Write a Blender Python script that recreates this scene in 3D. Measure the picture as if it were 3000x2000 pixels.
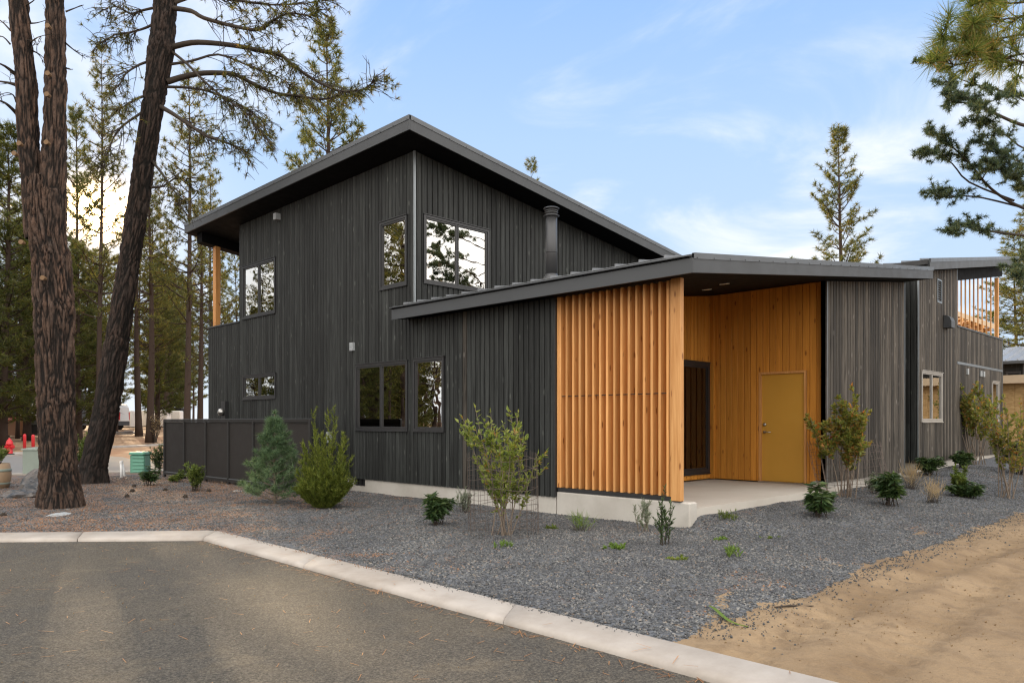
import bpy, math, random
import numpy as np
from mathutils import Vector, Matrix, noise as mnoise

R = math.radians
sc = bpy.context.scene
col = sc.collection
for o in list(bpy.data.objects):
    bpy.data.objects.remove(o)

# ------------------------------------------------------------------ camera, sky, sun, exposure
cam = bpy.data.objects.new('camera', bpy.data.cameras.new('camera'))
col.objects.link(cam)
cam.location = (-9.1, -5.62, 1.215)
cam.rotation_euler = (R(90), 0, R(-45.13))
cam.data.sensor_width = 36
cam.data.lens = 26.74
cam.data.shift_y = 0.0778
cam.data.clip_start = 0.1
cam.data.clip_end = 3000
sc.camera = cam

SUN_DIR = Vector((0.276, 0.931, 0.235)).normalized()
SUN_EL, SUN_ROT = math.asin(SUN_DIR.z), math.atan2(SUN_DIR.x, SUN_DIR.y)
FWD = Vector((0.7087, 0.7055, 0))

world = bpy.data.worlds.new('World')
sc.world = world
world.use_nodes = True


class NT:
    """small helper round a node tree"""
    def __init__(s, tree):
        s.t = tree

    def n(s, kind, **kw):
        nd = s.t.nodes.new(kind)
        for k, v in kw.items():
            setattr(nd, k, v)
        return nd

    def put(s, sock, v):
        if isinstance(v, bpy.types.NodeSocket):
            s.t.links.new(v, sock)
        elif v is not None:
            sock.default_value = v

    def math(s, op, a, b=None, c=None, clamp=False):
        nd = s.n('ShaderNodeMath', operation=op, use_clamp=clamp)
        for i, v in enumerate((a, b, c)):
            s.put(nd.inputs[i], v)
        return nd.outputs[0]

    def vmath(s, op, a, b=None):
        nd = s.n('ShaderNodeVectorMath', operation=op)
        s.put(nd.inputs[0], a)
        if b is not None:
            s.put(nd.inputs[1], b)
        return nd.outputs['Value' if op in ('DOT_PRODUCT', 'LENGTH', 'DISTANCE') else 'Vector']

    def mix(s, f, a, b, mode='MIX'):
        nd = s.n('ShaderNodeMix', data_type='RGBA', blend_type=mode)
        s.put(nd.inputs[0], f)
        for i, v in ((6, a), (7, b)):
            if isinstance(v, (tuple, list)) and len(v) == 3:
                v = (*v, 1)
            s.put(nd.inputs[i], v)
        return nd.outputs[2]

    def maprange(s, v, a, b, c=0.0, d=1.0, smooth=False):
        nd = s.n('ShaderNodeMapRange')
        if smooth:
            nd.interpolation_type = 'SMOOTHSTEP'
        s.put(nd.inputs[0], v)
        for i, x in enumerate((a, b, c, d)):
            s.put(nd.inputs[i + 1], x)
        return nd.outputs[0]

    def mapping(s, vec, scale=(1, 1, 1), loc=(0, 0, 0), rot=(0, 0, 0)):
        nd = s.n('ShaderNodeMapping')
        s.put(nd.inputs[0], vec)
        nd.inputs['Scale'].default_value = scale
        s.put(nd.inputs['Location'], loc)
        nd.inputs['Rotation'].default_value = rot
        return nd.outputs[0]

    def noise(s, vec, scale=5.0, detail=4.0, rough=0.55, dist=0.0, out=0):
        nd = s.n('ShaderNodeTexNoise')
        s.put(nd.inputs['Vector'], vec)
        nd.inputs['Scale'].default_value = scale
        nd.inputs['Detail'].default_value = detail
        nd.inputs['Roughness'].default_value = rough
        nd.inputs['Distortion'].default_value = dist
        return nd.outputs[out]

    def voronoi(s, vec, scale=5.0, feature='F1', out=0, rand=1.0):
        nd = s.n('ShaderNodeTexVoronoi', feature=feature)
        s.put(nd.inputs['Vector'], vec)
        nd.inputs['Scale'].default_value = scale
        nd.inputs['Randomness'].default_value = rand
        return nd.outputs[out]

    def ramp(s, f, stops):
        nd = s.n('ShaderNodeValToRGB')
        s.put(nd.inputs[0], f)
        el = nd.color_ramp.elements
        while len(el) < len(stops):
            el.new(0.5)
        for e, (p, c) in zip(el, stops):
            e.position = p
            e.color = (*c, 1) if len(c) == 3 else c
        return nd.outputs[0]


def build_sky():
    k = NT(world.node_tree)
    bg = world.node_tree.nodes['Background']
    sky = k.n('ShaderNodeTexSky', sky_type='NISHITA', sun_disc=False)
    sky.sun_elevation, sky.sun_rotation = SUN_EL, SUN_ROT
    sky.altitude = 1000
    sky.air_density, sky.dust_density, sky.ozone_density = 1.0, 0.6, 2.0
    d = k.n('ShaderNodeTexCoord').outputs['Generated']
    sep = k.n('ShaderNodeSeparateXYZ')
    k.put(sep.inputs[0], d)
    z = k.math('MAXIMUM', sep.outputs[2], 0.0)
    # clear evening blue that pales towards the horizon, laid over the physical sky
    grad = k.ramp(z, [(0.0, (2.05, 2.4, 2.85)), (0.12, (1.85, 2.32, 2.92)), (0.34, (1.42, 2.02, 2.95)),
                      (0.52, (0.95, 1.62, 2.95)), (1.0, (0.75, 1.35, 2.6))])
    base = k.mix(0.985, sky.outputs[0], grad)
    # wispy high cloud, thicker towards the half of the sky behind the camera (it shows in the upstairs panes)
    den = k.math('ADD', z, 0.22)
    pl = k.n('ShaderNodeCombineXYZ')
    k.put(pl.inputs[0], k.math('DIVIDE', sep.outputs[0], den))
    k.put(pl.inputs[1], k.math('DIVIDE', sep.outputs[1], den))
    pv = k.mapping(pl.outputs[0], (1.0, 0.55, 1), (5.3, 2.2, 0), (0, 0, R(25)))
    n1 = k.noise(pv, 1.7, 7, 0.58, 1.2)
    n2 = k.noise(pv, 0.7, 3, 0.5, 0.4)
    away = k.vmath('DOT_PRODUCT', d, tuple(FWD))
    cover = k.maprange(away, -0.35, 0.75, 0.36, 0.01, True)
    v = k.math('ADD', k.math('ADD', k.math('MULTIPLY', n1, 0.62), k.math('MULTIPLY', n2, 0.42)), cover)
    mask = k.math('MULTIPLY', k.maprange(v, 0.48, 0.72, 0.0, 0.9, True), k.maprange(z, 0.0, 0.12, 0.35, 1.0))
    bright = k.maprange(away, -0.3, 0.7, 1.0, 0.0, True)
    cl = k.mix(mask, base, k.mix(bright, (3.3, 3.3, 3.3), (8.6, 8.2, 7.7)))
    # aureole round the low sun
    dt = k.math('MAXIMUM', k.vmath('DOT_PRODUCT', d, tuple(SUN_DIR)), 0.0)
    g = k.math('ADD', k.math('MULTIPLY', k.math('POWER', dt, 5000.0), 150.0), k.math('MULTIPLY', k.math('POWER', dt, 260.0), 1.5))
    nd = k.n('ShaderNodeVectorMath', operation='SCALE')
    nd.inputs[0].default_value = (1.0, 0.64, 0.27)
    k.put(nd.inputs['Scale'], g)
    fin = k.mix(1.0, cl, nd.outputs[0], 'ADD')
    k.put(bg.inputs[0], fin)
    bg.inputs[1].default_value = 0.1


build_sky()
sun = bpy.data.objects.new('sun', bpy.data.lights.new('sun', 'SUN'))
col.objects.link(sun)
sun.data.energy = 2.0
sun.data.angle = R(0.6)
sun.data.color = (1.0, 0.76, 0.48)
sun.rotation_euler = SUN_DIR.to_track_quat('Z', 'Y').to_euler()
sun.location = (10, 40, 30)
sc.view_settings.view_transform = 'Standard'
sc.view_settings.look = 'None'
sc.view_settings.exposure = 1.82
sc.view_settings.gamma = 1
sc.view_settings.use_curve_mapping = False
sc.render.engine = 'CYCLES'
cy = sc.cycles
cy.max_bounces, cy.diffuse_bounces, cy.glossy_bounces = 6, 3, 3
cy.transmission_bounces, cy.transparent_max_bounces = 3, 6
cy.caustics_reflective = cy.caustics_refractive = False
cy.use_denoising = True
cy.denoising_prefilter = 'NONE'
cy.filter_width = 1.25
cy.adaptive_threshold = 0.005

# ------------------------------------------------------------------ materials
def material(name, fn):
    m = bpy.data.materials.new(name)
    m.use_nodes = True
    t = m.node_tree
    k = NT(t)
    bs = t.nodes['Principled BSDF']
    fn(k, bs, t.nodes['Material Output'])
    return m


def bump(k, bs, h, strength=0.3, dist=0.02):
    b = k.n('ShaderNodeBump')
    b.inputs['Strength'].default_value = strength
    b.inputs['Distance'].default_value = dist
    k.put(b.inputs['Height'], h)
    k.put(bs.inputs['Normal'], b.outputs[0])


def objc(k):
    return k.n('ShaderNodeTexCoord').outputs['Object']


def geo_pos(k):
    return k.n('ShaderNodeNewGeometry').outputs['Position']


def orand(k):
    return k.n('ShaderNodeObjectInfo').outputs['Random']


def plain(name, c, rough=0.6, metal=0.0, var=0.12, scale=6.0, spec=0.5):
    def fn(k, bs, out):
        n = k.noise(objc(k), scale, 5, 0.6)
        k.put(bs.inputs['Base Color'], k.mix(n, tuple(x * (1 - var) for x in c), tuple(min(1, x * (1 + var)) for x in c)))
        k.put(bs.inputs['Roughness'], k.maprange(n, 0.3, 0.7, max(0, rough - .08), min(1, rough + .08)))
        bs.inputs['Metallic'].default_value = metal
        bs.inputs['Specular IOR Level'].default_value = spec
    return material(name, fn)


def timber(name, dark, light, knot, grain=28.0, rough=0.6, tone=0.35, knots=1.0, spec=0.3, bstr=0.35):
    """boards with grain running up z, knots, and a tone that differs from board to board"""
    def fn(k, bs, out):
        r = orand(k)
        off = k.n('ShaderNodeCombineXYZ')
        k.put(off.inputs[0], k.math('MULTIPLY', r, 37.0))
        k.put(off.inputs[1], k.math('MULTIPLY', r, 19.0))
        k.put(off.inputs[2], k.math('MULTIPLY', r, 53.0))
        p = k.vmath('ADD', objc(k), off.outputs[0])
        g1 = k.noise(k.mapping(p, (grain, grain, 0.9)), 1.0, 5, 0.65, 0.6)
        g2 = k.noise(k.mapping(p, (grain * 4, grain * 4, 2.2)), 1.0, 3, 0.6)
        kv = k.mapping(p, (7.0, 7.0, 2.4))
        kd = k.voronoi(kv, 1.0)
        km = k.math('MULTIPLY', k.maprange(kd, 0.06, 0.17, 1.0, 0.0, True), knots)
        g = k.math('ADD', k.math('MULTIPLY', g1, 0.65), k.math('MULTIPLY', g2, 0.35))
        c = k.mix(k.maprange(g, 0.34, 0.66), dark, light)
        c = k.mix(km, c, knot)
        v = k.maprange(r, 0.0, 1.0, 1 - tone, 1 + tone)
        vv = k.n('ShaderNodeCombineXYZ')
        for i in range(3):
            k.put(vv.inputs[i], v)
        c = k.mix(1.0, c, vv.outputs[0], 'MULTIPLY')
        k.put(bs.inputs['Base Color'], c)
        bs.inputs['Roughness'].default_value = rough
        bs.inputs['Specular IOR Level'].default_value = spec
        bump(k, bs, g, bstr, 0.004)
    return material(name, fn)


M = {}
M['black_wood'] = timber('black_stained_timber', (0.0046, 0.0050, 0.0047), (0.038, 0.041, 0.0385), (0.10, 0.105, 0.095), 17, 0.6, 0.42, 0.5)
M['brown_wood'] = timber('weathered_black_timber', (0.009, 0.0078, 0.0064), (0.118, 0.102, 0.083), (0.22, 0.20, 0.18), 17, 0.7, 0.62, 0.6)
M['cedar'] = timber('oiled_cedar', (0.47, 0.200, 0.054), (0.72, 0.385, 0.145), (0.20, 0.065, 0.014), 22, 0.5, 0.16, 0.9, 0.3, 0.2)
M['cedar_wall'] = timber('oiled_cedar_lining', (0.42, 0.165, 0.022), (0.62, 0.275, 0.048), (0.19, 0.06, 0.012), 22, 0.5, 0.15, 0.9, 0.3, 0.15)
M['fascia'] = plain('dark_fascia', (0.047, 0.051, 0.055), 0.55, 0, 0.2, 3)
M['flashing'] = plain('grey_metal_flashing', (0.088, 0.094, 0.10), 0.4, 0.3, 0.15, 4)
M['soffit'] = plain('black_soffit', (0.0045, 0.0045, 0.005), 0.8, 0, .1, 6, 0.12)
M['roof_metal'] = plain('charcoal_roof_metal', (0.08, 0.084, 0.088), 0.38, 0.6, 0.15, 2)
M['trim_metal'] = plain('grey_corner_trim', (0.22, 0.24, 0.25), 0.4, 0.7, 0.2, 5)
M['frame'] = plain('bronze_black_frame', (0.026, 0.026, 0.027), 0.42)
M['frame_grey'] = plain('light_grey_frame', (0.35, 0.33, 0.30), 0.45)
M['black_metal'] = plain('black_metal', (0.018, 0.018, 0.019), 0.45)
M['steel'] = plain('brushed_steel', (0.45, 0.44, 0.42), 0.32, 0.9)
M['flue'] = plain('dark_grey_flue_paint', (0.052, 0.053, 0.055), 0.42, 0.2, 0.1)
M['door'] = plain('mustard_door_paint', (0.52, 0.275, 0.040), 0.5, 0, 0.05)
M['grey_plastic'] = plain('grey_plastic', (0.34, 0.36, 0.37), 0.5)
M['white_paint'] = plain('white_paint', (0.75, 0.75, 0.73), 0.5)
M['red_paint'] = plain('red_paint', (0.55, 0.02, 0.025), 0.4)
M['green_plastic'] = plain('green_plastic', (0.11, 0.30, 0.21), 0.5)
M['greygreen'] = plain('grey_green_paint', (0.22, 0.26, 0.22), 0.5)
M['brown_paint'] = plain('brown_box_paint', (0.22, 0.105, 0.05), 0.5)
M['osb'] = None
M['room'] = plain('beige_room', (0.68, 0.55, 0.36), 0.8)
M['blind'] = plain('cream_curtain', (0.78, 0.70, 0.54), 0.8)
M['rubber'] = plain('black_rubber', (0.015, 0.015, 0.016), 0.8)
M['fence_panel'] = plain('dark_bronze_panel', (0.025, 0.022, 0.020), 0.6, 0.0, 0.12, 3, 0.25)
M['fence_frame'] = plain('dark_bronze_frame', (0.024, 0.023, 0.022), 0.5, 0.0, 0.15, 4, 0.3)
M['wire'] = plain('rusty_wire', (0.13, 0.10, 0.085), 0.6, 0.3)
M['tan_fascia'] = plain('primed_tan_fascia', (0.55, 0.42, 0.28), 0.6)
M['stub'] = plain('sawn_wood', (0.17, 0.10, 0.048), 0.8)
M['clod'] = plain('sandy_clods', (0.20, 0.135, 0.075), 0.95, 0, .4, 30, .1)
M['seam'] = plain('seam_metal', (0.17, 0.178, 0.19), 0.35, 0.5)
M['clear_roof'] = plain('pale_roof_metal', (0.35, 0.37, 0.40), 0.35, 0.5)
M['pallet_wrap'] = plain('white_plastic_wrap', (0.72, 0.68, 0.62), 0.35)
M['rust'] = plain('rusty_clay', (0.30, 0.21, 0.13), 0.7)


def mk_osb(k, bs, out):
    p = objc(k)
    v = k.voronoi(k.mapping(p, (9, 9, 26)), 1.0, out=1)
    n = k.noise(p, 2.0, 4)
    bw = k.n('ShaderNodeRGBToBW')
    k.put(bw.inputs[0], v)
    c = k.mix(bw.outputs[0], (0.36, 0.21, 0.075), (0.62, 0.42, 0.19))
    c = k.mix(k.math('MULTIPLY', n, 0.5), c, (0.45, 0.28, 0.12))
    k.put(bs.inputs['Base Color'], c)
    bs.inputs['Roughness'].default_value = 0.7


M['osb'] = material('strand_board', mk_osb)


def mk_glass(name, refl, tint, wob):
    def fn(k, bs, out):
        t = k.t
        t.nodes.remove(bs)
        g = k.n('ShaderNodeBsdfGlossy')
        g.inputs['Roughness'].default_value = 0.0
        g.inputs['Color'].default_value = (0.96, 0.95, 0.92, 1)
        n = k.noise(objc(k), 1.3, 2, 0.5, 0.8)
        b = k.n('ShaderNodeBump')
        b.inputs['Strength'].default_value = wob
        b.inputs['Distance'].default_value = 0.05
        k.put(b.inputs['Height'], n)
        k.put(g.inputs['Normal'], b.outputs[0])
        tr = k.n('ShaderNodeBsdfTransparent')
        tr.inputs[0].default_value = (*tint, 1)
        lw = k.n('ShaderNodeLayerWeight')
        lw.inputs[0].default_value = 0.35
        f = k.maprange(lw.outputs['Fresnel'], 0.0, 1.0, refl, 1.0)
        mx = k.n('ShaderNodeMixShader')
        k.put(mx.inputs[0], f)
        k.put(mx.inputs[1], tr.outputs[0])
        k.put(mx.inputs[2], g.outputs[0])
        k.put(out.inputs[0], mx.outputs[0])
    return material(name, fn)


M['glass'] = mk_glass('coated_window_glass', 0.56, (0.85, 0.69, 0.60), 0.035)
M['glass_dark'] = mk_glass('dark_door_glass', 0.05, (0.42, 0.39, 0.30), 0.02)


def mk_concrete(name, c, dirt, dscale=1.2):
    def fn(k, bs, out):
        p = geo_pos(k)
        n = k.noise(p, dscale, 6, 0.62)
        f = k.noise(p, 40, 4, 0.7)
        pits = k.voronoi(p, 22)
        cc = k.mix(k.maprange(n, 0.42, 0.75), c, dirt)
        cc = k.mix(k.math('MULTIPLY', f, 0.35), cc, tuple(x * 0.7 for x in c))
        cc = k.mix(k.maprange(pits, 0.03, 0.07, 0.55, 0.0), cc, tuple(x * 0.35 for x in c))
        k.put(bs.inputs['Base Color'], cc)
        bs.inputs['Roughness'].default_value = 0.85
        bump(k, bs, f, 0.25, 0.006)
    return material(name, fn)


M['concrete'] = mk_concrete('pale_concrete', (0.50, 0.47, 0.42), (0.35, 0.315, 0.27))
M['kerb'] = mk_concrete('kerb_concrete', (0.42, 0.378, 0.335), (0.26, 0.22, 0.18), 1.6)
M['slab'] = mk_concrete('porch_concrete', (0.52, 0.48, 0.42), (0.44, 0.39, 0.33), 0.7)


def mk_asphalt(k, bs, out):
    p = geo_pos(k)
    big = k.noise(p, 0.45, 5, 0.6, 0.5)
    mid = k.noise(p, 2.3, 5, 0.65, 0.4)
    fine = k.noise(p, 55, 5, 0.75)
    v = k.voronoi(p, 85)
    c = k.mix(k.maprange(big, 0.40, 0.62, 0, 1, True), (0.034, 0.030, 0.025), (0.054, 0.044, 0.030))
    c = k.mix(k.maprange(mid, 0.52, 0.70, 0, 0.65, True), c, (0.105, 0.083, 0.054))
    c = k.mix(k.maprange(mid, 0.28, 0.46, 0.75, 0, True), c, (0.036, 0.032, 0.027))
    c = k.mix(k.maprange(fine, 0.44, 0.66, 0.0, 0.75), c, (0.17, 0.145, 0.11))
    c = k.mix(k.maprange(v, 0.0, 0.45, 0.65, 0.0), c, (0.022, 0.020, 0.017))
    ag = k.n('ShaderNodeRGBToBW')
    k.put(ag.inputs[0], k.voronoi(p, 92, out=1))
    c = k.mix(k.maprange(ag.outputs[0], 0.62, 0.80, 0.0, 0.4), c, (0.15, 0.135, 0.110))
    c = k.mix(k.maprange(ag.outputs[0], 0.18, 0.36, 0.45, 0.0), c, (0.020, 0.019, 0.016))
    k.put(bs.inputs['Base Color'], c)
    bs.inputs['Roughness'].default_value = 0.9
    bump(k, bs, k.math('ADD', fine, k.math('MULTIPLY', v, 0.8)), 0.7, 0.008)


M['asphalt'] = material('dusty_asphalt', mk_asphalt)


def mk_street(k, bs, out):
    p = geo_pos(k)
    n = k.noise(p, 0.35, 5, 0.6)
    sep = k.n('ShaderNodeSeparateXYZ')
    k.put(sep.inputs[0], p)
    sandy = k.maprange(k.math('ADD', sep.outputs[0], k.math('MULTIPLY', n, 3.0)), -0.5, 2.5, 0.0, 1.0, True)
    c = k.mix(sandy, (0.16, 0.165, 0.17), (0.42, 0.33, 0.23))
    c = k.mix(k.noise(p, 25, 4), c, (0.22, 0.2, 0.18))
    k.put(bs.inputs['Base Color'], c)
    bs.inputs['Roughness'].default_value = 0.9


M['street'] = material('street_asphalt', mk_street)


def mk_sand(k, bs, out):
    p = geo_pos(k)
    n = k.noise(p, 0.8, 6, 0.6, 0.4)
    f = k.noise(p, 30, 5, 0.7)
    m = k.noise(p, 5, 5, 0.6)
    c = k.mix(k.maprange(n, 0.35, 0.65), (0.19, 0.125, 0.066), (0.285, 0.198, 0.112))
    c = k.mix(k.maprange(m, 0.48, 0.66, 0, 0.7), c, (0.16, 0.105, 0.058))
    c = k.mix(k.maprange(f, 0.55, 0.75, 0, 0.5), c, (0.17, 0.12, 0.072))
    k.put(bs.inputs['Base Color'], c)
    bs.inputs['Roughness'].default_value = 0.95
    bump(k, bs, k.math('ADD', k.math('MULTIPLY', f, 0.5), m), 0.9, 0.03)


M['sand'] = material('tan_sand', mk_sand)


def mk_forest_floor(k, bs, out):
    p = geo_pos(k)
    n = k.noise(p, 0.25, 6, 0.6, 0.4)
    f = k.noise(p, 6, 5, 0.7)
    c = k.mix(k.maprange(n, 0.40, 0.62), (0.42, 0.27, 0.155), (0.33, 0.17, 0.085))
    c = k.mix(k.maprange(f, 0.45, 0.75, 0, 0.6), c, (0.20, 0.12, 0.07))
    k.put(bs.inputs['Base Color'], c)
    bs.inputs['Roughness'].default_value = 0.95


M['forest_floor'] = material('pine_straw_and_dirt', mk_forest_floor)


def litter_mask(k, p):
    """where fallen pine needles lie: the west part of the bed under the two big pines"""
    sep = k.n('ShaderNodeSeparateXYZ')
    k.put(sep.inputs[0], p)
    s = k.math('SUBTRACT', sep.outputs[1], k.math('MULTIPLY', sep.outputs[0], 0.9))
    a = k.maprange(s, 3.0, 12.0, 0.0, 0.24, True)
    n = k.noise(p, 1.1, 5, 0.6, 0.5)
    return k.maprange(k.math('ADD', n, a), 0.55, 0.85, 0.0, 1.0, True)


def mk_bed(k, bs, out):
    p = geo_pos(k)
    v = k.voronoi(k.mapping(p, (1, 1, 1)), 38, out=1)
    bw = k.n('ShaderNodeRGBToBW')
    k.put(bw.inputs[0], v)
    c = k.mix(bw.outputs[0], (0.045, 0.050, 0.058), (0.17, 0.18, 0.195))
    c = k.mix(k.math('MULTIPLY', litter_mask(k, p), 0.55), c, (0.30, 0.15, 0.07))
    k.put(bs.inputs['Base Color'], c)
    bs.inputs['Roughness'].default_value = 0.85
    bump(k, bs, k.voronoi(p, 38), 0.9, 0.03)


M['bed'] = material('slate_chip_bed', mk_bed)


def mk_chip(k, bs, out):
    p = geo_pos(k)
    r = orand(k)
    c = k.ramp(r, [(0.0, (0.038, 0.040, 0.043)), (0.45, (0.085, 0.087, 0.088)), (0.8, (0.145, 0.146, 0.144)), (0.93, (0.24, 0.23, 0.21)), (1.0, (0.22, 0.16, 0.11))])
    m = litter_mask(k, p)
    pick = k.math('LESS_THAN', k.math('FRACT', k.math('MULTIPLY', r, 17.31)), k.math('MULTIPLY', m, 0.32))
    c = k.mix(pick, c, (0.27, 0.14, 0.07))
    big = k.noise(p, 0.9, 4, 0.6, 0.6)
    c = k.mix(k.maprange(big, 0.40, 0.62, 0.45, 0.0, True), c, (0.050, 0.051, 0.055))
    k.put(bs.inputs['Base Color'], c)
    bs.inputs['Roughness'].default_value = 0.7
    bs.inputs['Specular IOR Level'].default_value = 0.4


M['chip'] = material('slate_chip', mk_chip)


def mk_bark(name, plate, plate2, furrow, char=0.0):
    def fn(k, bs, out):
        p = objc(k)
        at = k.n('ShaderNodeAttribute', attribute_name='bark')
        n = k.noise(k.mapping(p, (7, 7, 3.0)), 1.0, 6, 0.65, 0.5)
        f = k.noise(k.mapping(p, (30, 30, 12)), 1.0, 5, 0.7, 0.6)
        c = k.mix(k.maprange(n, 0.35, 0.65), plate, plate2)
        c = k.mix(k.maprange(f, 0.44, 0.64, 0, 0.85), c, tuple(x * 0.28 for x in plate))
        c = k.mix(k.maprange(f, 0.26, 0.40, 0.5, 0.0), c, tuple(min(1, x * 1.9) for x in plate))
        hh = k.math('ADD', at.outputs['Fac'], k.math('MULTIPLY', k.math('SUBTRACT', f, 0.5), 0.9))
        c = k.mix(k.maprange(hh, 0.20, 0.62, 0.97, 0.0, True), c, furrow)
        if char:
            sep = k.n('ShaderNodeSeparateXYZ')
            k.put(sep.inputs[0], p)
            ch = k.maprange(k.math('ADD', sep.outputs[2], k.math('MULTIPLY', n, 2.2)), 1.6, 4.5, char, 0.15, True)
            c = k.mix(k.math('MULTIPLY', ch, k.maprange(f, 0.3, 0.6, 1.0, 0.55)), c, (0.016, 0.014, 0.013))
        k.put(bs.inputs['Base Color'], c)
        bs.inputs['Roughness'].default_value = 0.9
        bs.inputs['Specular IOR Level'].default_value = 0.2
        bump(k, bs, k.math('ADD', f, n), 0.9, 0.03)
    return material(name, fn)


M['bark'] = mk_bark('ponderosa_bark', (0.150, 0.090, 0.062), (0.095, 0.070, 0.057), (0.011, 0.009, 0.008), 0.45)
M['bark_dark'] = mk_bark('charred_pine_bark', (0.080, 0.053, 0.041), (0.055, 0.043, 0.037), (0.009, 0.008, 0.007), 0.7)
M['bark_far'] = mk_bark('far_pine_bark', (0.17, 0.095, 0.060), (0.11, 0.075, 0.055), (0.05, 0.035, 0.028))
M['twig'] = plain('grey_brown_twig', (0.048, 0.038, 0.030), 0.85, 0, 0.3, 9, 0.2)
M['twig_pale'] = plain('pale_brown_stem', (0.19, 0.150, 0.115), 0.8, 0, 0.3, 9, 0.2)


def foliage(name, stops, trans=0.4, rough=0.6, nscale=0.9, spec=0.3):
    def fn(k, bs, out):
        p = geo_pos(k)
        rnd = k.n('ShaderNodeNewGeometry').outputs['Random Per Island']
        n = k.noise(p, nscale, 3, 0.6)
        f = k.math('ADD', k.math('MULTIPLY', rnd, 0.55), k.math('MULTIPLY', n, 0.45))
        c = k.ramp(k.maprange(f, 0.2, 0.8), stops)
        k.put(bs.inputs['Base Color'], c)
        bs.inputs['Roughness'].default_value = rough
        bs.inputs['Specular IOR Level'].default_value = spec
        tr = k.n('ShaderNodeBsdfTranslucent')
        k.put(tr.inputs[0], k.mix(1.0, c, (1.7, 1.5, 0.9), 'MULTIPLY'))
        mx = k.n('ShaderNodeMixShader')
        mx.inputs[0].default_value = trans
        k.put(mx.inputs[1], bs.outputs[0])
        k.put(mx.inputs[2], tr.outputs[0])
        k.put(out.inputs[0], mx.outputs[0])
    return material(name, fn)


M['needle_far'] = foliage('backlit_pine_needles', [(0, (0.036, 0.046, 0.014)), (0.5, (0.085, 0.098, 0.028)), (0.85, (0.16, 0.15, 0.042)), (1, (0.20, 0.13, 0.045))], 0.5)
M['needle_gold'] = foliage('golden_pine_needles', [(0, (0.040, 0.060, 0.019)), (0.5, (0.090, 0.110, 0.036)), (0.85, (0.165, 0.168, 0.056)), (1, (0.22, 0.15, 0.055))], 0.5)
M['needle_dark'] = foliage('dark_green_needles', [(0, (0.032, 0.045, 0.016)), (0.6, (0.075, 0.092, 0.026)), (1, (0.14, 0.135, 0.038))], 0.5)
M['needle_near'] = foliage('long_pine_needles', [(0, (0.060, 0.100, 0.026)), (0.6, (0.14, 0.185, 0.050)), (0.85, (0.24, 0.22, 0.075)), (1, (0.34, 0.20, 0.085))], 0.45)
M['needle_blue'] = foliage('blue_green_needles', [(0, (0.045, 0.088, 0.045)), (0.6, (0.105, 0.175, 0.090)), (1, (0.22, 0.31, 0.17))], 0.35)
M['spray_dark'] = foliage('dark_conifer_sprays', [(0, (0.028, 0.052, 0.036)), (0.6, (0.056, 0.090, 0.058)), (1, (0.12, 0.13, 0.05))], 0.4)
M['juniper'] = foliage('yellow_green_sprays', [(0, (0.055, 0.085, 0.014)), (0.6, (0.135, 0.175, 0.028)), (1, (0.27, 0.29, 0.065))], 0.4)
M['leaf_dark'] = foliage('glossy_dark_leaves', [(0, (0.020, 0.045, 0.016)), (0.6, (0.048, 0.085, 0.028)), (1, (0.10, 0.14, 0.045))], 0.2, 0.4, 6)
M['leaf_mid'] = foliage('mid_green_leaves', [(0, (0.060, 0.095, 0.022)), (0.6, (0.12, 0.17, 0.040)), (1, (0.22, 0.26, 0.07))], 0.35, 0.5, 5)
M['leaf_yellow'] = foliage('yellow_green_leaves', [(0, (0.085, 0.13, 0.025)), (0.55, (0.20, 0.26, 0.055)), (0.93, (0.34, 0.36, 0.10)), (1, (0.40, 0.20, 0.06))], 0.4, 0.45, 4)
M['leaf_maple'] = foliage('turning_maple_leaves', [(0, (0.11, 0.15, 0.035)), (0.55, (0.22, 0.25, 0.062)), (0.86, (0.34, 0.27, 0.085)), (1, (0.46, 0.17, 0.06))], 0.5, 0.55, 3)
M['leaf_grey'] = foliage('grey_green_leaves', [(0, (0.14, 0.17, 0.12)), (1, (0.27, 0.30, 0.22))], 0.2)
M['grass_green'] = foliage('green_grass_blades', [(0, (0.09, 0.16, 0.03)), (1, (0.18, 0.27, 0.06))], 0.4)
M['grass_dry'] = foliage('dry_grass_blades', [(0, (0.28, 0.21, 0.12)), (1, (0.48, 0.38, 0.24))], 0.3)
M['straw'] = foliage('fallen_needles', [(0, (0.22, 0.10, 0.04)), (1, (0.45, 0.24, 0.11))], 0.1)


def mk_rock(k, bs, out):
    p = objc(k)
    n = k.noise(p, 3.0, 7, 0.65, 1.0)
    f = k.noise(p, 14, 5, 0.7)
    c = k.mix(k.maprange(n, 0.4, 0.6), (0.030, 0.035, 0.042), (0.115, 0.098, 0.086))
    c = k.mix(k.maprange(f, 0.55, 0.7, 0, 0.8), c, (0.20, 0.20, 0.20))
    k.put(bs.inputs['Base Color'], c)
    bs.inputs['Roughness'].default_value = 0.6
    bump(k, bs, f, 0.6, 0.03)


M['rock'] = material('blue_grey_rock', mk_rock)

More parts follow.
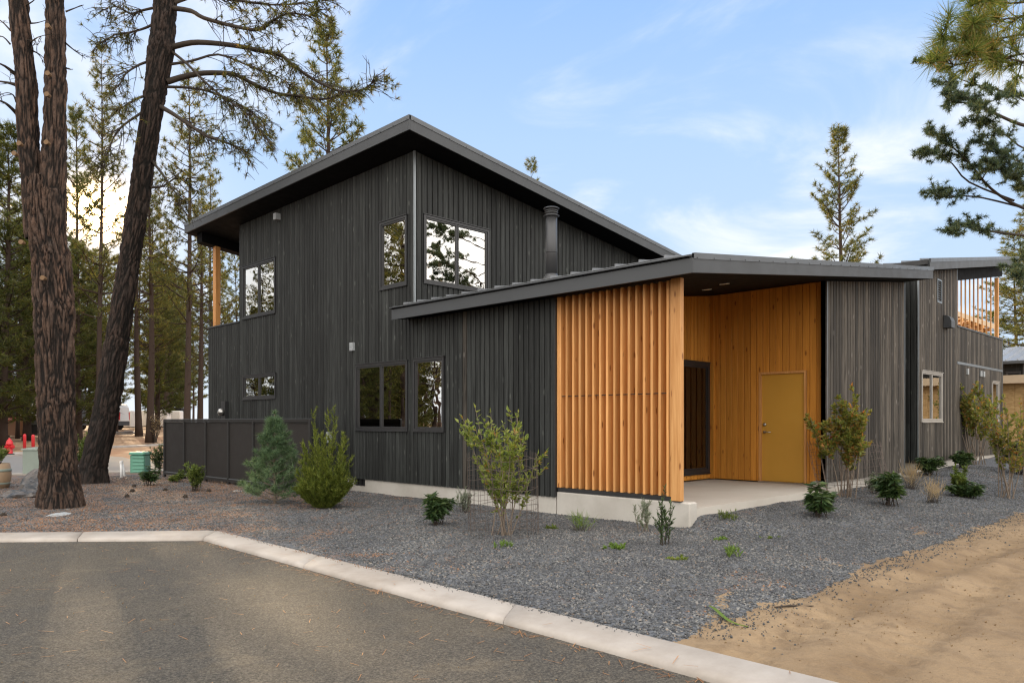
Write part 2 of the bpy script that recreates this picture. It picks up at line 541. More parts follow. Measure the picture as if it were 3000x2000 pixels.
# ------------------------------------------------------------------ mesh helpers
class MB:
    def __init__(s):
        s.v, s.f = [], []

    def add(s, vs, fs):
        b = len(s.v)
        s.v += [tuple(map(float, v)) for v in vs]
        s.f += [tuple(b + i for i in f) for f in fs]
        return s

    def box(s, x0, x1, y0, y1, z0, z1):
        return s.hexa([(x0, y0, z0), (x1, y0, z0), (x1, y1, z0), (x0, y1, z0)], [(x0, y0, z1), (x1, y0, z1), (x1, y1, z1), (x0, y1, z1)])

    def hexa(s, lo, hi):
        return s.add(list(lo) + list(hi), [(3, 2, 1, 0), (4, 5, 6, 7), (0, 1, 5, 4), (1, 2, 6, 5), (2, 3, 7, 6), (3, 0, 4, 7)])

    def bevbox(s, x0, x1, y0, y1, z0, z1, b=0.01):
        """box with its upright edges and top edge eased"""
        def ring(d, z):
            return [(x0 + d + b, y0 + d, z), (x1 - d - b, y0 + d, z), (x1 - d, y0 + d + b, z), (x1 - d, y1 - d - b, z), (x1 - d - b, y1 - d, z), (x0 + d + b, y1 - d, z), (x0 + d, y1 - d - b, z), (x0 + d, y0 + d + b, z)]
        return s.loft([ring(0, z0), ring(0, z1 - b), ring(b, z1)])

    def loft(s, rings, cap0=True, cap1=True, closed=True):
        n = len(rings[0])
        vs = [p for r in rings for p in r]
        fs = []
        for i in range(len(rings) - 1):
            for j in range(n if closed else n - 1):
                a, b2 = i * n + j, i * n + (j + 1) % n
                fs.append((a, b2, b2 + n, a + n))
        if cap0:
            fs.append(tuple(range(n))[::-1])
        if cap1:
            fs.append(tuple((len(rings) - 1) * n + j for j in range(n)))
        return s.add(vs, fs)

    def tube(s, pts, rad, n=6, cap=True):
        pts = [Vector(p) for p in pts]
        if not isinstance(rad, (list, tuple)):
            rad = [rad] * len(pts)
        rings = []
        side = None
        for i, p in enumerate(pts):
            t = (pts[min(i + 1, len(pts) - 1)] - pts[max(i - 1, 0)])
            if t.length < 1e-6:
                t = Vector((0, 0, 1))
            t.normalize()
            if side is None:
                side = t.orthogonal().normalized()
            side = (side - t * side.dot(t))
            if side.length < 1e-4:
                side = t.orthogonal()
            side.normalize()
            up = t.cross(side)
            rings.append([tuple(p + (side * math.cos(a) + up * math.sin(a)) * rad[i]) for a in (2 * math.pi * j / n for j in range(n))])
        return s.loft(rings, cap, cap)

    def lathe(s, prof, n=24, c=(0, 0, 0), cap=True):
        """prof: (radius, z) from the bottom up"""
        return s.loft([[(c[0] + r * math.cos(2 * math.pi * j / n), c[1] + r * math.sin(2 * math.pi * j / n), c[2] + z) for j in range(n)] for r, z in prof], cap, cap)

    def mesh(s, name, mat, smooth=False):
        me = bpy.data.meshes.new(name)
        me.from_pydata(s.v, [], s.f)
        if mat:
            me.materials.append(mat)
        me.update()
        if smooth:
            me.polygons.foreach_set('use_smooth', [True] * len(me.polygons))
        return me

    def build(s, name, mat, parent=None, smooth=False, **props):
        return link(name, s.mesh(name, mat, smooth), parent, **props)


def link(name, me, parent=None, **props):
    o = bpy.data.objects.new(name, me)
    col.objects.link(o)
    if parent is not None:
        o.parent = parent
    for k_, v_ in props.items():
        o[k_] = v_
    return o


def thing(name, label, cat, loc=(0, 0, 0), rz=0.0, group=None, scale=None):
    o = bpy.data.objects.new(name, None)
    o.empty_display_size = 0.2
    col.objects.link(o)
    o.location = loc
    o.rotation_euler = (0, 0, rz)
    if scale:
        o.scale = (scale,) * 3 if isinstance(scale, (int, float)) else scale
    o['label'], o['category'] = label, cat
    if group:
        o['group'] = group
    return o


def tri_mesh(name, V, mat, nper=3):
    """numpy (n*nper,3) vertices -> n separate polygons"""
    V = np.asarray(V, np.float32).reshape(-1, 3)
    n = len(V) // nper
    me = bpy.data.meshes.new(name)
    me.vertices.add(len(V))
    me.vertices.foreach_set('co', V.ravel())
    me.loops.add(n * nper)
    me.loops.foreach_set('vertex_index', np.arange(n * nper, dtype=np.int32))
    me.polygons.add(n)
    me.polygons.foreach_set('loop_start', np.arange(0, n * nper, nper, dtype=np.int32))
    me.materials.append(mat)
    me.update(calc_edges=True)
    return me


def sstep(a, b, x):
    t = min(1.0, max(0.0, (x - a) / (b - a)))
    return t * t * (3 - 2 * t)


def ground_z(x, y):
    """height of the land: slate bed banked up a little against the right-hand side, land rising slowly far off"""
    d = math.hypot(x + 9.1, y + 5.62)
    z = -0.28 + 0.32 * sstep(42, 85, d)
    if x > -.3 and y > -3.0:
        z += 0.15 * sstep(-.3, .4, x) * sstep(-2.6, -0.1, y) * (1 if x > .15 or y < -.3 else sstep(.3, -.3, y))
        z += 0.13 * sstep(8.0, 11.5, x) * sstep(-2.5, 0.2, y)
    if x > 4.0:
        z += 0.30 * sstep(11.0, 26.0, x) * sstep(-14, -2, y)
    return z

# ------------------------------------------------------------------ land
def grid_mesh(name, xs, ys, zf, mat, keep=None, attr=None):
    V, F, A, idx = [], [], [], {}
    for i, x in enumerate(xs):
        for j, y in enumerate(ys):
            idx[i, j] = len(V)
            V.append((x, y, zf(x, y)))
            if attr:
                A.append(attr(x, y))
    for i in range(len(xs) - 1):
        for j in range(len(ys) - 1):
            if keep is None or keep((xs[i] + xs[i + 1]) / 2, (ys[j] + ys[j + 1]) / 2):
                F.append((idx[i, j], idx[i + 1, j], idx[i + 1, j + 1], idx[i, j + 1]))
    me = bpy.data.meshes.new(name)
    me.from_pydata(V, [], F)
    if attr:
        a = me.attributes.new('dens', 'FLOAT', 'POINT')
        a.data.foreach_set('value', A)
    me.materials.append(mat)
    me.polygons.foreach_set('use_smooth', [True] * len(me.polygons))
    me.update()
    return me


def frange(a, b, st):
    n = int(round((b - a) / st))
    return [a + (b - a) * i / n for i in range(n + 1)]


KIN = [(-4.86, -9.0), (-4.66, 4.38), (-6.76, 6.20), (-16.0, 14.2)]      # inner line of the kerb
KOUT = [(-5.24, -9.0), (-5.02, 3.98), (-6.87, 5.66), (-16.3, 13.8)]     # outer line


def side_of_kerb(x, y):
    """distance into the slate bed from the kerb's inner line (negative on the road side)"""
    a = x + 4.66 - (y - 4.38) * .01495
    n = Vector((1.82, 2.10)).normalized()
    b = (x + 4.66) * n.x + (y - 4.38) * n.y
    return max(a, b)


def bed_s(x, y):
    w = 0.10 * mnoise.noise((x * 1.3, y * 1.3, 3.0)) + 0.05 * mnoise.noise((x * 4.0, y * 4.0, 7.0))
    return min(side_of_kerb(x, y), y + 2.74 + w)


def bed_z(x, y):
    s = bed_s(x, y)
    return ground_z(x, y) + max(-0.09, min(0.016, s * 0.30)) + 0.022 * mnoise.noise((x * 1.3, y * 1.3, 0.0)) + 0.010 * mnoise.noise((x * 4.1, y * 4.1, 2.0))


xs = frange(-420, -30, 30) + frange(-26, 60, 2.0) + frange(70, 640, 30)
ys = frange(-420, -30, 30) + frange(-26, 110, 2.0) + frange(120, 640, 30)
link('ground', grid_mesh('ground', xs, ys, lambda x, y: ground_z(x, y) - 0.10 + 0.05 * mnoise.noise((x * .3, y * .3, 0)), M['forest_floor']), kind='structure')

link('gravel_bed', grid_mesh('gravel_bed', frange(-13, -5, 0.22) + frange(-4.86, 9.0, .14) + frange(9.2, 26, .24), frange(-3.4, -2.3, 0.055) + frange(-2.15, 19.5, 0.2), bed_z, M['bed'],
     lambda x, y: bed_s(x, y) > -0.35 and (y < 19.0 - 0.36 * (x + 4) or x > 0) and not (0.35 < x < 18 and 3 < y)), kind='structure')


def track(x, y):
    """two wheel ruts pressed into the sand, with lug marks"""
    z = 0.0
    for y0 in (-3.32, -3.95, -5.2, -6.9):
        yy = y - y0 - 0.10 * math.sin(x * 0.55 + y0)
        b = math.exp(-(yy / 0.15) ** 2)
        e = math.exp(-((abs(yy) - 0.25) / 0.08) ** 2)
        z += -0.034 * b + 0.020 * e + 0.022 * b * math.sin(x * 26 + (14 if yy > 0 else -14) * yy)
    return z


link('sand_track', grid_mesh('sand_track', frange(-4.9, 9.0, 0.075) + frange(9.6, 60, 1.2), frange(-9.0, -2.3, 0.075),
     lambda x, y: ground_z(x, y) + 0.012 * mnoise.noise((x * 1.1, y * 1.1, 4)) + 0.018 * mnoise.noise((x * 5, y * 5, 2)) + 0.011 * mnoise.noise((x * 12, y * 12, 2)) + (track(x, y) if x < 9 else 0), M['sand']), kind='structure')
link('sand_field', grid_mesh('sand_field', frange(-4.9, 60, 3.0), frange(-70, -9.0, 3.0), lambda x, y: ground_z(x, y), M['sand']), kind='structure')

link('parking_lot', grid_mesh('parking_lot', frange(-40, -4.7, 0.5), frange(-30, 14, 0.5), lambda x, y: -0.303 + 0.008 * mnoise.noise((x * .5, y * .5, 9)), M['asphalt'],
     lambda x, y: side_of_kerb(x, y) < -0.05), kind='structure')

# kerb: segments cast one after another, each its own piece
kerb = bpy.data.objects.new('kerb', None)
col.objects.link(kerb)
kerb['kind'] = 'structure'


def kerb_piece(a_in, b_in, a_out, b_out, seed):
    m = MB()
    n = 14
    rings = []
    for i in range(n + 1):
        t = i / n
        pi = Vector(a_in).lerp(Vector(b_in), t)
        po = Vector(a_out).lerp(Vector(b_out), t)
        out = (po - pi).normalized()
        w = 0.006 * mnoise.noise((t * 9, seed, 0))
        chip = 0.02 * max(0, mnoise.noise((t * 14, seed, 5)) - 0.35)
        po2 = po + out * w
        zt, zb = -0.243, -0.40
        e = 0.008 if 0 < i < n else 0.016
        zt2 = zt - (0.006 if i in (0, n) else 0)
        rings.append([(pi.x, pi.y, zb), (pi.x, pi.y, zt2 - 0.012), (pi.x + out.x * .02, pi.y + out.y * .02, zt2), (po2.x - out.x * .07, po2.y - out.y * .07, zt2 - 0.012), (po2.x - out.x * (.018 + chip), po2.y - out.y * (.018 + chip), zt2 - 0.022 - chip), (po2.x, po2.y, zt2 - 0.045), (po2.x + out.x * .012, po2.y + out.y * .012, zb)])
    m.loft(rings)
    m.build('kerb_segment', M['kerb'], kerb, True)


def along(p, q, t):
    return tuple(Vector(p).lerp(Vector(q), t))


yj = [-9.0, -7.3, -4.3, -1.33, 1.75, 4.38]
for i in range(5):
    f0, f1 = (yj[i] + 9) / 13.38, (yj[i + 1] + 9) / 13.38
    d_ = 0.004 / 13.38
    kerb_piece(along(KIN[0], KIN[1], f0 + d_), along(KIN[0], KIN[1], f1 - d_), along(KOUT[0], KOUT[1], f0 + d_), along(KOUT[0], KOUT[1], f1 - d_), i)
kerb_piece(along(KIN[1], KIN[2], 0.004), along(KIN[1], KIN[2], 0.62), along(KOUT[1], KOUT[2], 0.004), along(KOUT[1], KOUT[2], 0.62), 11)
pa, pb = along(KIN[1], KIN[2], 0.626), along(KOUT[1], KOUT[2], 0.626)
kerb_piece(pa, along(KIN[2], KIN[3], 0.12), pb, along(KOUT[2], KOUT[3], 0.12), 12)
for i in range(3):
    kerb_piece(along(KIN[2], KIN[3], 0.123 + .29 * i), along(KIN[2], KIN[3], 0.41 + .29 * i), along(KOUT[2], KOUT[3], 0.123 + .29 * i), along(KOUT[2], KOUT[3], 0.41 + .29 * i), 13 + i)


# the cross street beyond the two big pines, with its pale concrete edges
def strip(name, near, far, z0, z1, mat):
    m = MB()
    for (a, b), (c, d) in zip(zip(near, near[1:]), zip(far, far[1:])):
        m.hexa([(*a, z0), (*b, z0), (*d, z0), (*c, z0)], [(*a, z1), (*b, z1), (*d, z1), (*c, z1)])
    return m.build(name, mat, None, kind='structure')


near = [(-26, 27.2), (-7.6, 20.55), (-0.4, 17.95), (6, 15.75)]
far = [(-26, 18.0 + 6), (-6, 29.4), (-1.65, 32.08), (6.93, 37.67), (24, 49)]
strip('street', [(-26, 27.4), (-7.6, 20.7), (-0.4, 18.1), (9, 15.5), (30, 22)], [(-26, 34), (-6, 29.4), (-1.65, 32.08), (6.93, 37.67), (30, 52)], -0.38, -0.262, M['street'])
strip('near_walk', [(-26, 26.3), (-7.6, 19.75), (-0.4, 17.25), (1.6, 16.55)], [(-26, 27.1), (-7.6, 20.45), (-0.4, 17.85), (1.6, 17.15)], -0.40, -0.225, M['kerb'])
strip('far_walk', [(-26, 34.05), (-6, 29.45), (-1.65, 32.13), (0.6, 33.6)], [(-26, 37.0), (-6.6, 31.2), (-2.3, 34.3), (0.0, 35.9)], -0.40, -0.215, M['kerb'])
strip('far_walk.001', [(3.2, 37.0), (8.2, 40.2), (24, 50.6)], [(2.8, 38.4), (7.8, 41.6), (23.6, 52)], -0.40, -0.15, M['kerb'])

# ------------------------------------------------------------------ the main house
house = thing('house', 'black timber-clad two-storey house with sloping roofs and an orange cedar corner porch', 'house')
PITCH = 0.117
LOWZ = lambda x: 3.15 + 0.1246 * (x + 0.42)              # underside of the low roof
LOWT = lambda x: 3.41 + 0.1246 * (x + 0.42)              # its top
MAINT = lambda x, y: 6.80 - 0.1287 * (x + 0.60) - 0.0135 * (y - 5.48)
MAINB = lambda x, y: MAINT(x, y) - 0.27


def to3(axis, c, a, d, z):
    """wall coordinates: axis 'x' = wall in plane X=c facing -X, a runs along Y; 'y' = plane Y=c facing -Y; d = proud of the wall"""
    return (c - d, a, z) if axis == 'x' else (a, c - d, z)


def board_mesh(axis, c, a0, a1, zl, zh, dep, prof, mat, nm):
    w = a1 - a0
    g = min(0.0075, w * .1)
    bv = min(prof, w * .3)
    pr = [(a0 + g, 0.0), (a0 + g, dep * .35), (a0 + g + bv * .4, dep * .8), (a0 + g + bv, dep), (a1 - g - bv, dep), (a1 - g - bv * .4, dep * .8), (a1 - g, dep * .35), (a1 - g, 0.0)]
    if axis == 'x':
        pr = pr[::-1]
    m = MB()
    m.loft([[to3(axis, c, a, d, zl(a)) for a, d in pr], [to3(axis, c, a, d, zh(a)) for a, d in pr]])
    return m.mesh(nm, mat)


def clad(parent, axis, c, a0, a1, zl, zh, holes, mat, nm='siding_board', pitch=PITCH, dep=0.028, prof=0.016, margin=0.0):
    n = max(1, int(round((a1 - a0) / pitch)))
    w = (a1 - a0) / n
    for i in range(n):
        p0, p1 = a0 + i * w, a0 + (i + 1) * w
        segs = [(p0, p1, zl, zh)]
        for (h0, h1, k0, k1) in holes:
            nxt = []
            for (s0, s1, sl, sh) in segs:
                if s1 <= h0 + .012 or s0 >= h1 - .012 or sl((s0 + s1) / 2) >= k1 or sh((s0 + s1) / 2) <= k0:
                    nxt.append((s0, s1, sl, sh))
                    continue
                if k0 - sl((s0 + s1) / 2) > 0.03:
                    nxt.append((s0, s1, sl, (lambda v: (lambda a: v))(k0)))
                if sh((s0 + s1) / 2) - k1 > 0.03:
                    nxt.append((s0, s1, (lambda v: (lambda a: v))(k1), sh))
                if h0 - s0 > 0.03:
                    nxt.append((s0, h0, (lambda f, v: (lambda a: max(f(a), v)))(sl, k0), (lambda f, v: (lambda a: min(f(a), v)))(sh, k1)))
                if s1 - h1 > 0.03:
                    nxt.append((h1, s1, (lambda f, v: (lambda a: max(f(a), v)))(sl, k0), (lambda f, v: (lambda a: min(f(a), v)))(sh, k1)))
            segs = nxt
        for (s0, s1, sl, sh) in segs:
            mt = mat
            if nm == 'siding_board' and axis == 'x' and c == 0.0 and s0 < 4.64 < s1 and sh(s0) < 3.3:
                mt = M['brown_wood']                         # one board that has weathered brown
            o = link(nm, board_mesh(axis, c, s0, s1, sl, sh, dep, prof, mt, nm), parent)
            if mt is not mat:
                o['label'] = 'brown weathered board'


def wall_sheet(axis, c, a0, a1, zl, zh, holes, th):
    """backing wall with real openings"""
    cuts = sorted({a0, a1, *[h[0] for h in holes], *[h[1] for h in holes]})
    cuts = [x for x in cuts if a0 <= x <= a1]
    m = MB()
    for p0, p1 in zip(cuts, cuts[1:]):
        am = (p0 + p1) / 2
        hs = sorted([(h[2], h[3]) for h in holes if h[0] < am < h[1]])
        lo = [zl(p0), zl(p1)]
        spans = []
        for k0, k1 in hs:
            spans.append((lo, [k0, k0]))
            lo = [k1, k1]
        spans.append((lo, [zh(p0), zh(p1)]))
        for b_, t_ in spans:
            if (t_[0] + t_[1]) - (b_[0] + b_[1]) < 0.01:
                continue
            f = [to3(axis, c, p0, 0, b_[0]), to3(axis, c, p1, 0, b_[1]), to3(axis, c, p1, 0, t_[1]), to3(axis, c, p0, 0, t_[0])]
            r = [to3(axis, c, p0, -th, b_[0]), to3(axis, c, p1, -th, b_[1]), to3(axis, c, p1, -th, t_[1]), to3(axis, c, p0, -th, t_[0])]
            m.add(f + r, [(0, 1, 2, 3), (7, 6, 5, 4), (0, 4, 5, 1), (1, 5, 6, 2), (2, 6, 7, 3), (3, 7, 4, 0)])
    return m


def abox(m, axis, c, a0, a1, d0, d1, z0, z1):
    p, q = to3(axis, c, a0, d0, z0), to3(axis, c, a1, d1, z1)
    return m.box(min(p[0], q[0]), max(p[0], q[0]), min(p[1], q[1]), max(p[1], q[1]), z0, z1)


def window(parent, axis, c, a0, a1, z0, z1, lites=1, fmat=None, glass=None, curtain=None, room=True, proud=0.045, fw=0.045, e=0.25):
    fmat = fmat or M['frame']
    m = MB()
    abox(m, axis, c, a0 + fw, a1 - fw, -.06, proud, z0, z0 + fw)
    abox(m, axis, c, a0 + fw, a1 - fw, -.06, proud, z1 - fw, z1)
    abox(m, axis, c, a0, a0 + fw, -.06, proud, z0, z1)
    abox(m, axis, c, a1 - fw, a1, -.06, proud, z0, z1)
    w = m.build('window', fmat, parent)
    hm = MB()                                             # head flashing and sill
    abox(hm, axis, c, a0 - .015, a1 + .015, 0, proud + .018, z1 + .002, z1 + .016)
    hm.build('head_flashing', fmat, w)
    sm = MB()
    abox(sm, axis, c, a0 - .01, a1 + .01, 0, proud + .014, z0 - .020, z0 - .002)
    sm.build('sill', fmat, w)
    lw = (a1 - a0 - 2 * fw) / lites
    for i in range(lites):
        b0, b1 = a0 + fw + i * lw, a0 + fw + (i + 1) * lw
        s = 0.032
        f = MB()
        d0, d1 = -.03, proud - .014
        g = 0.004
        abox(f, axis, c, b0 + g, b0 + s, d0, d1, z0 + fw + g, z1 - fw - g)
        abox(f, axis, c, b1 - s, b1 - g, d0, d1, z0 + fw + g, z1 - fw - g)
        abox(f, axis, c, b0 + s, b1 - s, d0, d1, z0 + fw + g, z0 + fw + s)
        abox(f, axis, c, b0 + s, b1 - s, d0, d1, z1 - fw - s, z1 - fw - g)
        f.build('sash', fmat, w)
        p = MB()
        abox(p, axis, c, b0 + s, b1 - s, -.004, .004, z0 + fw + s, z1 - fw - s)
        p.build('pane', glass or M['glass'], w)
    if room:
        r = MB()
        A, B, C0, C1, Z0, Z1 = a0 - e, a1 + e, -.16, -2.2, z0 - .5, z1 + .25
        q = lambda a, d, z: to3(axis, c, a, d, z)
        r.add([q(A, C0, Z0), q(B, C0, Z0), q(B, C0, Z1), q(A, C0, Z1), q(A, C1, Z0), q(B, C1, Z0), q(B, C1, Z1), q(A, C1, Z1)],
              [(4, 5, 6, 7), (0, 4, 7, 3), (1, 2, 6, 5), (3, 7, 6, 2), (0, 1, 5, 4)])
        r.build('room_interior', M['room'], w)
    if curtain:
        for (u0, u1) in curtain:
            cm = MB()
            b0, b1 = a0 + (a1 - a0) * u0, a0 + (a1 - a0) * u1
            n = 8
            rings = []
            for zz in (z0 - .05, z1 + .05):
                rings.append([to3(axis, c, b0 + (b1 - b0) * i / n, -.19 - (.012 if i % 2 else 0), zz) for i in range(n + 1)])
            cm.loft(rings, False, False, False)
            cm.build('curtain', M['blind'], w)
    return w


# openings (a0, a1, z0, z1)
W_UL, W_CW = (11.55, 13.29, 3.86, 5.21), (6.30, 7.20, 3.88, 5.24)
W_LW, W_PAIR, W_ONE = (11.53, 13.27, 1.78, 2.39), (6.28, 8.07, 1.03, 2.40), (5.18, 6.10, 1.03, 2.41)
W_R = (0.20, 1.95, 3.92, 5.25)

# street-side gable wall: one plane from the screen to the far balcony corner
SB = 0.02
west_low_top = lambda a: LOWZ(0) - 0.02
wall_w1 = wall_sheet('x', 0.0, 2.44, 6.08, lambda a: SB, west_low_top, [W_ONE], 0.14).build('wall', M['black_wood'], house)
clad(wall_w1, 'x', 0.0, 2.44, 6.10, lambda a: SB - .015, west_low_top, [W_ONE], M['black_wood'])
wt = lambda a: MAINB(0, a) - 0.0
holes_w = [W_UL, W_CW, W_LW, W_PAIR]
wall_w2 = wall_sheet('x', 0.0, 6.10, 13.45, lambda a: SB, wt, holes_w, 0.14).build('wall', M['black_wood'], house)
clad(wall_w2, 'x', 0.0, 6.10, 13.45, lambda a: SB - .015, lambda a: MAINB(0, a) - .015, holes_w, M['black_wood'])
wall_w3 = wall_sheet('x', 0.0, 13.45, 15.34, lambda a: SB, lambda a: 3.79, [], 0.14).build('wall', M['black_wood'], house)
clad(wall_w3, 'x', 0.0, 13.45, 15.34, lambda a: SB - .015, lambda a: 3.79, [], M['black_wood'])
# upper wall over the low roof
ut = lambda a: MAINB(a, 6.10) - 0.015
ul = lambda a: LOWT(a) - 0.05
wall_n = wall_sheet('y', 6.10, 0.14, 9.6, ul, lambda a: MAINB(a, 6.10), [W_R], 0.14).build('wall', M['black_wood'], house)
clad(wall_n, 'y', 6.10, 0.03, 7.0, ul, ut, [W_R], M['black_wood'], pitch=.134)
m = MB()                                                 # the rest of this wall, mostly behind the low roof: boards joined
for i in range(18):
    a = 7.0 + .134 * i
    m.hexa([(a + .005, 6.072, ul(a)), (a + .129, 6.072, ul(a)), (a + .129, 6.098, ul(a)), (a + .005, 6.098, ul(a))], [(a + .005, 6.072, ut(a)), (a + .129, 6.072, ut(a + .13)), (a + .129, 6.098, ut(a + .13)), (a + .005, 6.098, ut(a))])
m.build('siding', M['black_wood'], wall_n, kind='stuff')
# side wall panel beyond the porch, browner and more weathered
PX0, PX1, PY = 5.03, 9.26, 0.22
wall_p = wall_sheet('y', PY, PX0, PX1, lambda a: 0.09, lambda a: LOWZ(a) - .01, [], 0.09).build('wall', M['brown_wood'], house)
clad(wall_p, 'y', PY, PX0 + .02, PX1 - .01, lambda a: 0.075, lambda a: LOWZ(a) - .02, [], M['brown_wood'], pitch=.134, prof=.024)
m = MB()
m.box(PX1, PX1 + .002, PY, 5.9, 0.09, LOWZ(PX1))
m.box(0.14, 9.5, 5.9, 5.95, -.3, LOWZ(0))                      # hidden party wall that closes the volume
m.build('wall', M['black_wood'], house)
m = MB()                                                       # back and end walls
m.box(9.6, 9.7, 2.95, 15.3, -.3, 5.2)
m.box(0.1, 9.6, 13.45, 13.55, 3.80, 5.6)
m.box(0.1, 9.6, 15.26, 15.34, -.3, 3.79)
m.build('wall', M['black_wood'], house)
m = MB()
m.box(0.14, 9.6, 13.5, 15.2, 3.55, 3.60)
m.build('balcony_floor', M['slab'], house)

# foundation
m = MB()
m.box(0.0, 0.18, 2.45, 7.77, -0.55, SB - .004)
m.box(0.0, 0.18, 8.19, 15.34, -0.55, SB - .004)
m.box(0.0, 0.18, 7.77, 8.19, -0.55, -0.15)
f_ = m.build('foundation', M['concrete'], house)
m = MB()
m.bevbox(0.0, 0.20, 0.0, 2.446, -0.55, 0.098, 0.02)
m.build('porch_curb', M['concrete'], house)
m = MB()
m.box(PX0 + .03, PX1 - .03, PY + .03, PY + .25, -0.55, 0.088)
m.build('foundation', M['concrete'], house)
m = MB()
for yy in (7.79, 7.93, 8.07):
    m.box(0.02, 0.14, yy, yy + .10, -.135, -.012)
m.build('crawl_vent', M['black_metal'], house)
m = MB()
m.box(0.203, 5.19, 0.03, 2.67, -0.5, 0.0)
m.build('porch_slab', M['slab'], house)

# corner trims
for nm, bx in (('corner_trim', (-.034, 0.004, 6.062, 6.098, LOWT(0) - .02, MAINB(0, 6.1) - .01)), ('corner_trim', (-.034, .006, 15.335, 15.36, SB, 3.79)), ('corner_trim', (-.034, .004, 13.452, 13.472, 3.83, MAINB(0, 13.4))),
               ('corner_trim', (PX0 - .004, PX0 + .022, PY - .034, PY - .001, 0.075, LOWZ(PX0) - .02)), ('corner_trim', (PX1 - .01, PX1 + .016, PY - .034, PY + .01, 0.075, LOWZ(PX1) - .02)), ('corner_trim', (-.034, .002, 2.43, 2.452, SB, 3.12))):
    m = MB()
    m.box(*bx)
    m.build(nm, M['trim_metal'] if bx[0] > -1 and bx[2] > 3 and bx[2] < 13.4 or bx[0] > 3 else M['black_metal'], house)
m = MB()
m.box(-.050, 0.16, 13.47, 15.37, 3.80, 3.835)
m.build('rail_cap', M['fascia'], house)

# windows
window(house, 'x', 0.0, *W_UL, lites=2)
window(house, 'x', 0.0, *W_CW, curtain=[(0.55, 0.85)], room=False)
window(house, 'x', 0.0, *W_LW, lites=2, curtain=[(0.72, 0.88)])
window(house, 'x', 0.0, *W_PAIR, lites=2, curtain=[(0.82, 0.92)])
window(house, 'x', 0.0, *W_ONE)
wr_ = window(house, 'y', 6.10, *W_R, lites=2, room=False)
m = MB()                                                 # the corner room both upper panes look into
m.add([(.16, 6.26, 3.4), (3.4, 6.26, 3.4), (3.4, 9.2, 3.4), (.16, 9.2, 3.4), (.16, 6.26, 5.8), (3.4, 6.26, 5.8), (3.4, 9.2, 5.8), (.16, 9.2, 5.8)], [(0, 1, 2, 3), (4, 5, 6, 7), (1, 2, 6, 5), (2, 3, 7, 6)])
m.build('room_interior', M['room'], wr_)

# ------------------------------------------------------------------ roofs
def skew_slab(m, x0, x1, y0, y1, top, bot):
    m.hexa([(x0, y0, bot(x0, y0)), (x1, y0, bot(x1, y0)), (x1, y1, bot(x1, y1)), (x0, y1, bot(x0, y1))],
           [(x0, y0, top(x0, y0)), (x1, y0, top(x1, y0)), (x1, y1, top(x1, y1)), (x0, y1, top(x0, y1))])


RX0, RX1, RY0, RY1 = -0.60, 10.3, 5.48, 15.6
m = MB()
skew_slab(m, RX0 + .03, RX1, RY0 + .03, RY1 - .03, lambda x, y: MAINT(x, y) - .012, lambda x, y: MAINT(x, y) - .06)
roof = m.build('roof', M['roof_metal'], house)
m = MB()
skew_slab(m, RX0 + .03, RX1, RY0 + .03, RY1 - .03, lambda x, y: MAINB(x, y) + .028, lambda x, y: MAINB(x, y) + .006)
m.build('soffit', M['soffit'], roof)


def edge_boards(parent, p, q, top, bot, flash_h, n, flash_over=0.010):
    """fascia board with a screwed metal drip flashing along its top; p, q = (x, y) ends, n = outward normal"""
    px, py, qx, qy = *p, *q
    def strip_(d0, d1, tz, bz, nm, mat, par):
        mm = MB()
        a, b, c, d = (px + n[0] * d0, py + n[1] * d0), (qx + n[0] * d0, qy + n[1] * d0), (qx + n[0] * d1, qy + n[1] * d1), (px + n[0] * d1, py + n[1] * d1)
        mm.hexa([(*a, bz(px, py)), (*b, bz(qx, qy)), (*c, bz(qx, qy)), (*d, bz(px, py))], [(*a, tz(px, py)), (*b, tz(qx, qy)), (*c, tz(qx, qy)), (*d, tz(px, py))])
        return mm.build(nm, mat, par)
    fb = strip_(-0.028, 0.0, lambda x, y: top(x, y) - .01, bot, 'fascia', M['fascia'], parent)
    if flash_h:
        strip_(-0.031, flash_over, lambda x, y: top(x, y), lambda x, y: top(x, y) - flash_h, 'drip_flashing', M['flashing'], fb)
        L = math.hypot(qx - px, qy - py)
        k_ = int(L / 0.42)
        for i in range(k_ + 1):
            t = (i + .15) / (k_ + .3)
            x, y = px + (qx - px) * t, py + (qy - py) * t
            s = MB()
            c = Vector((x + n[0] * (flash_over + .002), y + n[1] * (flash_over + .002), top(x, y) - flash_h + .014))
            s.tube([c, c + Vector((n[0], n[1], 0)) * .006], .0075, 6)
            s.build('screw', M['black_metal'], fb)
    return fb


edge_boards(roof, (RX0, RY0), (RX0, RY1), MAINT, MAINB, 0.085, (-1, 0))
edge_boards(roof, (RX0 + .03, RY0), (RX1, RY0), MAINT, MAINB, 0.085, (0, -1))
edge_boards(roof, (RX0 + .03, RY1), (RX1, RY1), MAINT, MAINB, 0.085, (0, 1))
m = MB()
skew_slab(m, -0.36, 9.6, 15.02, 15.34, lambda x, y: MAINB(x, y) + .004, lambda x, y: MAINB(x, y) - .26)
m.build('balcony_beam', M['soffit'], roof)
m = MB()
m.bevbox(0.02, 0.17, 15.03, 15.20, 3.835, MAINB(0, 15) - .26, 0.012)
m.build('balcony_post', M['cedar'], house)

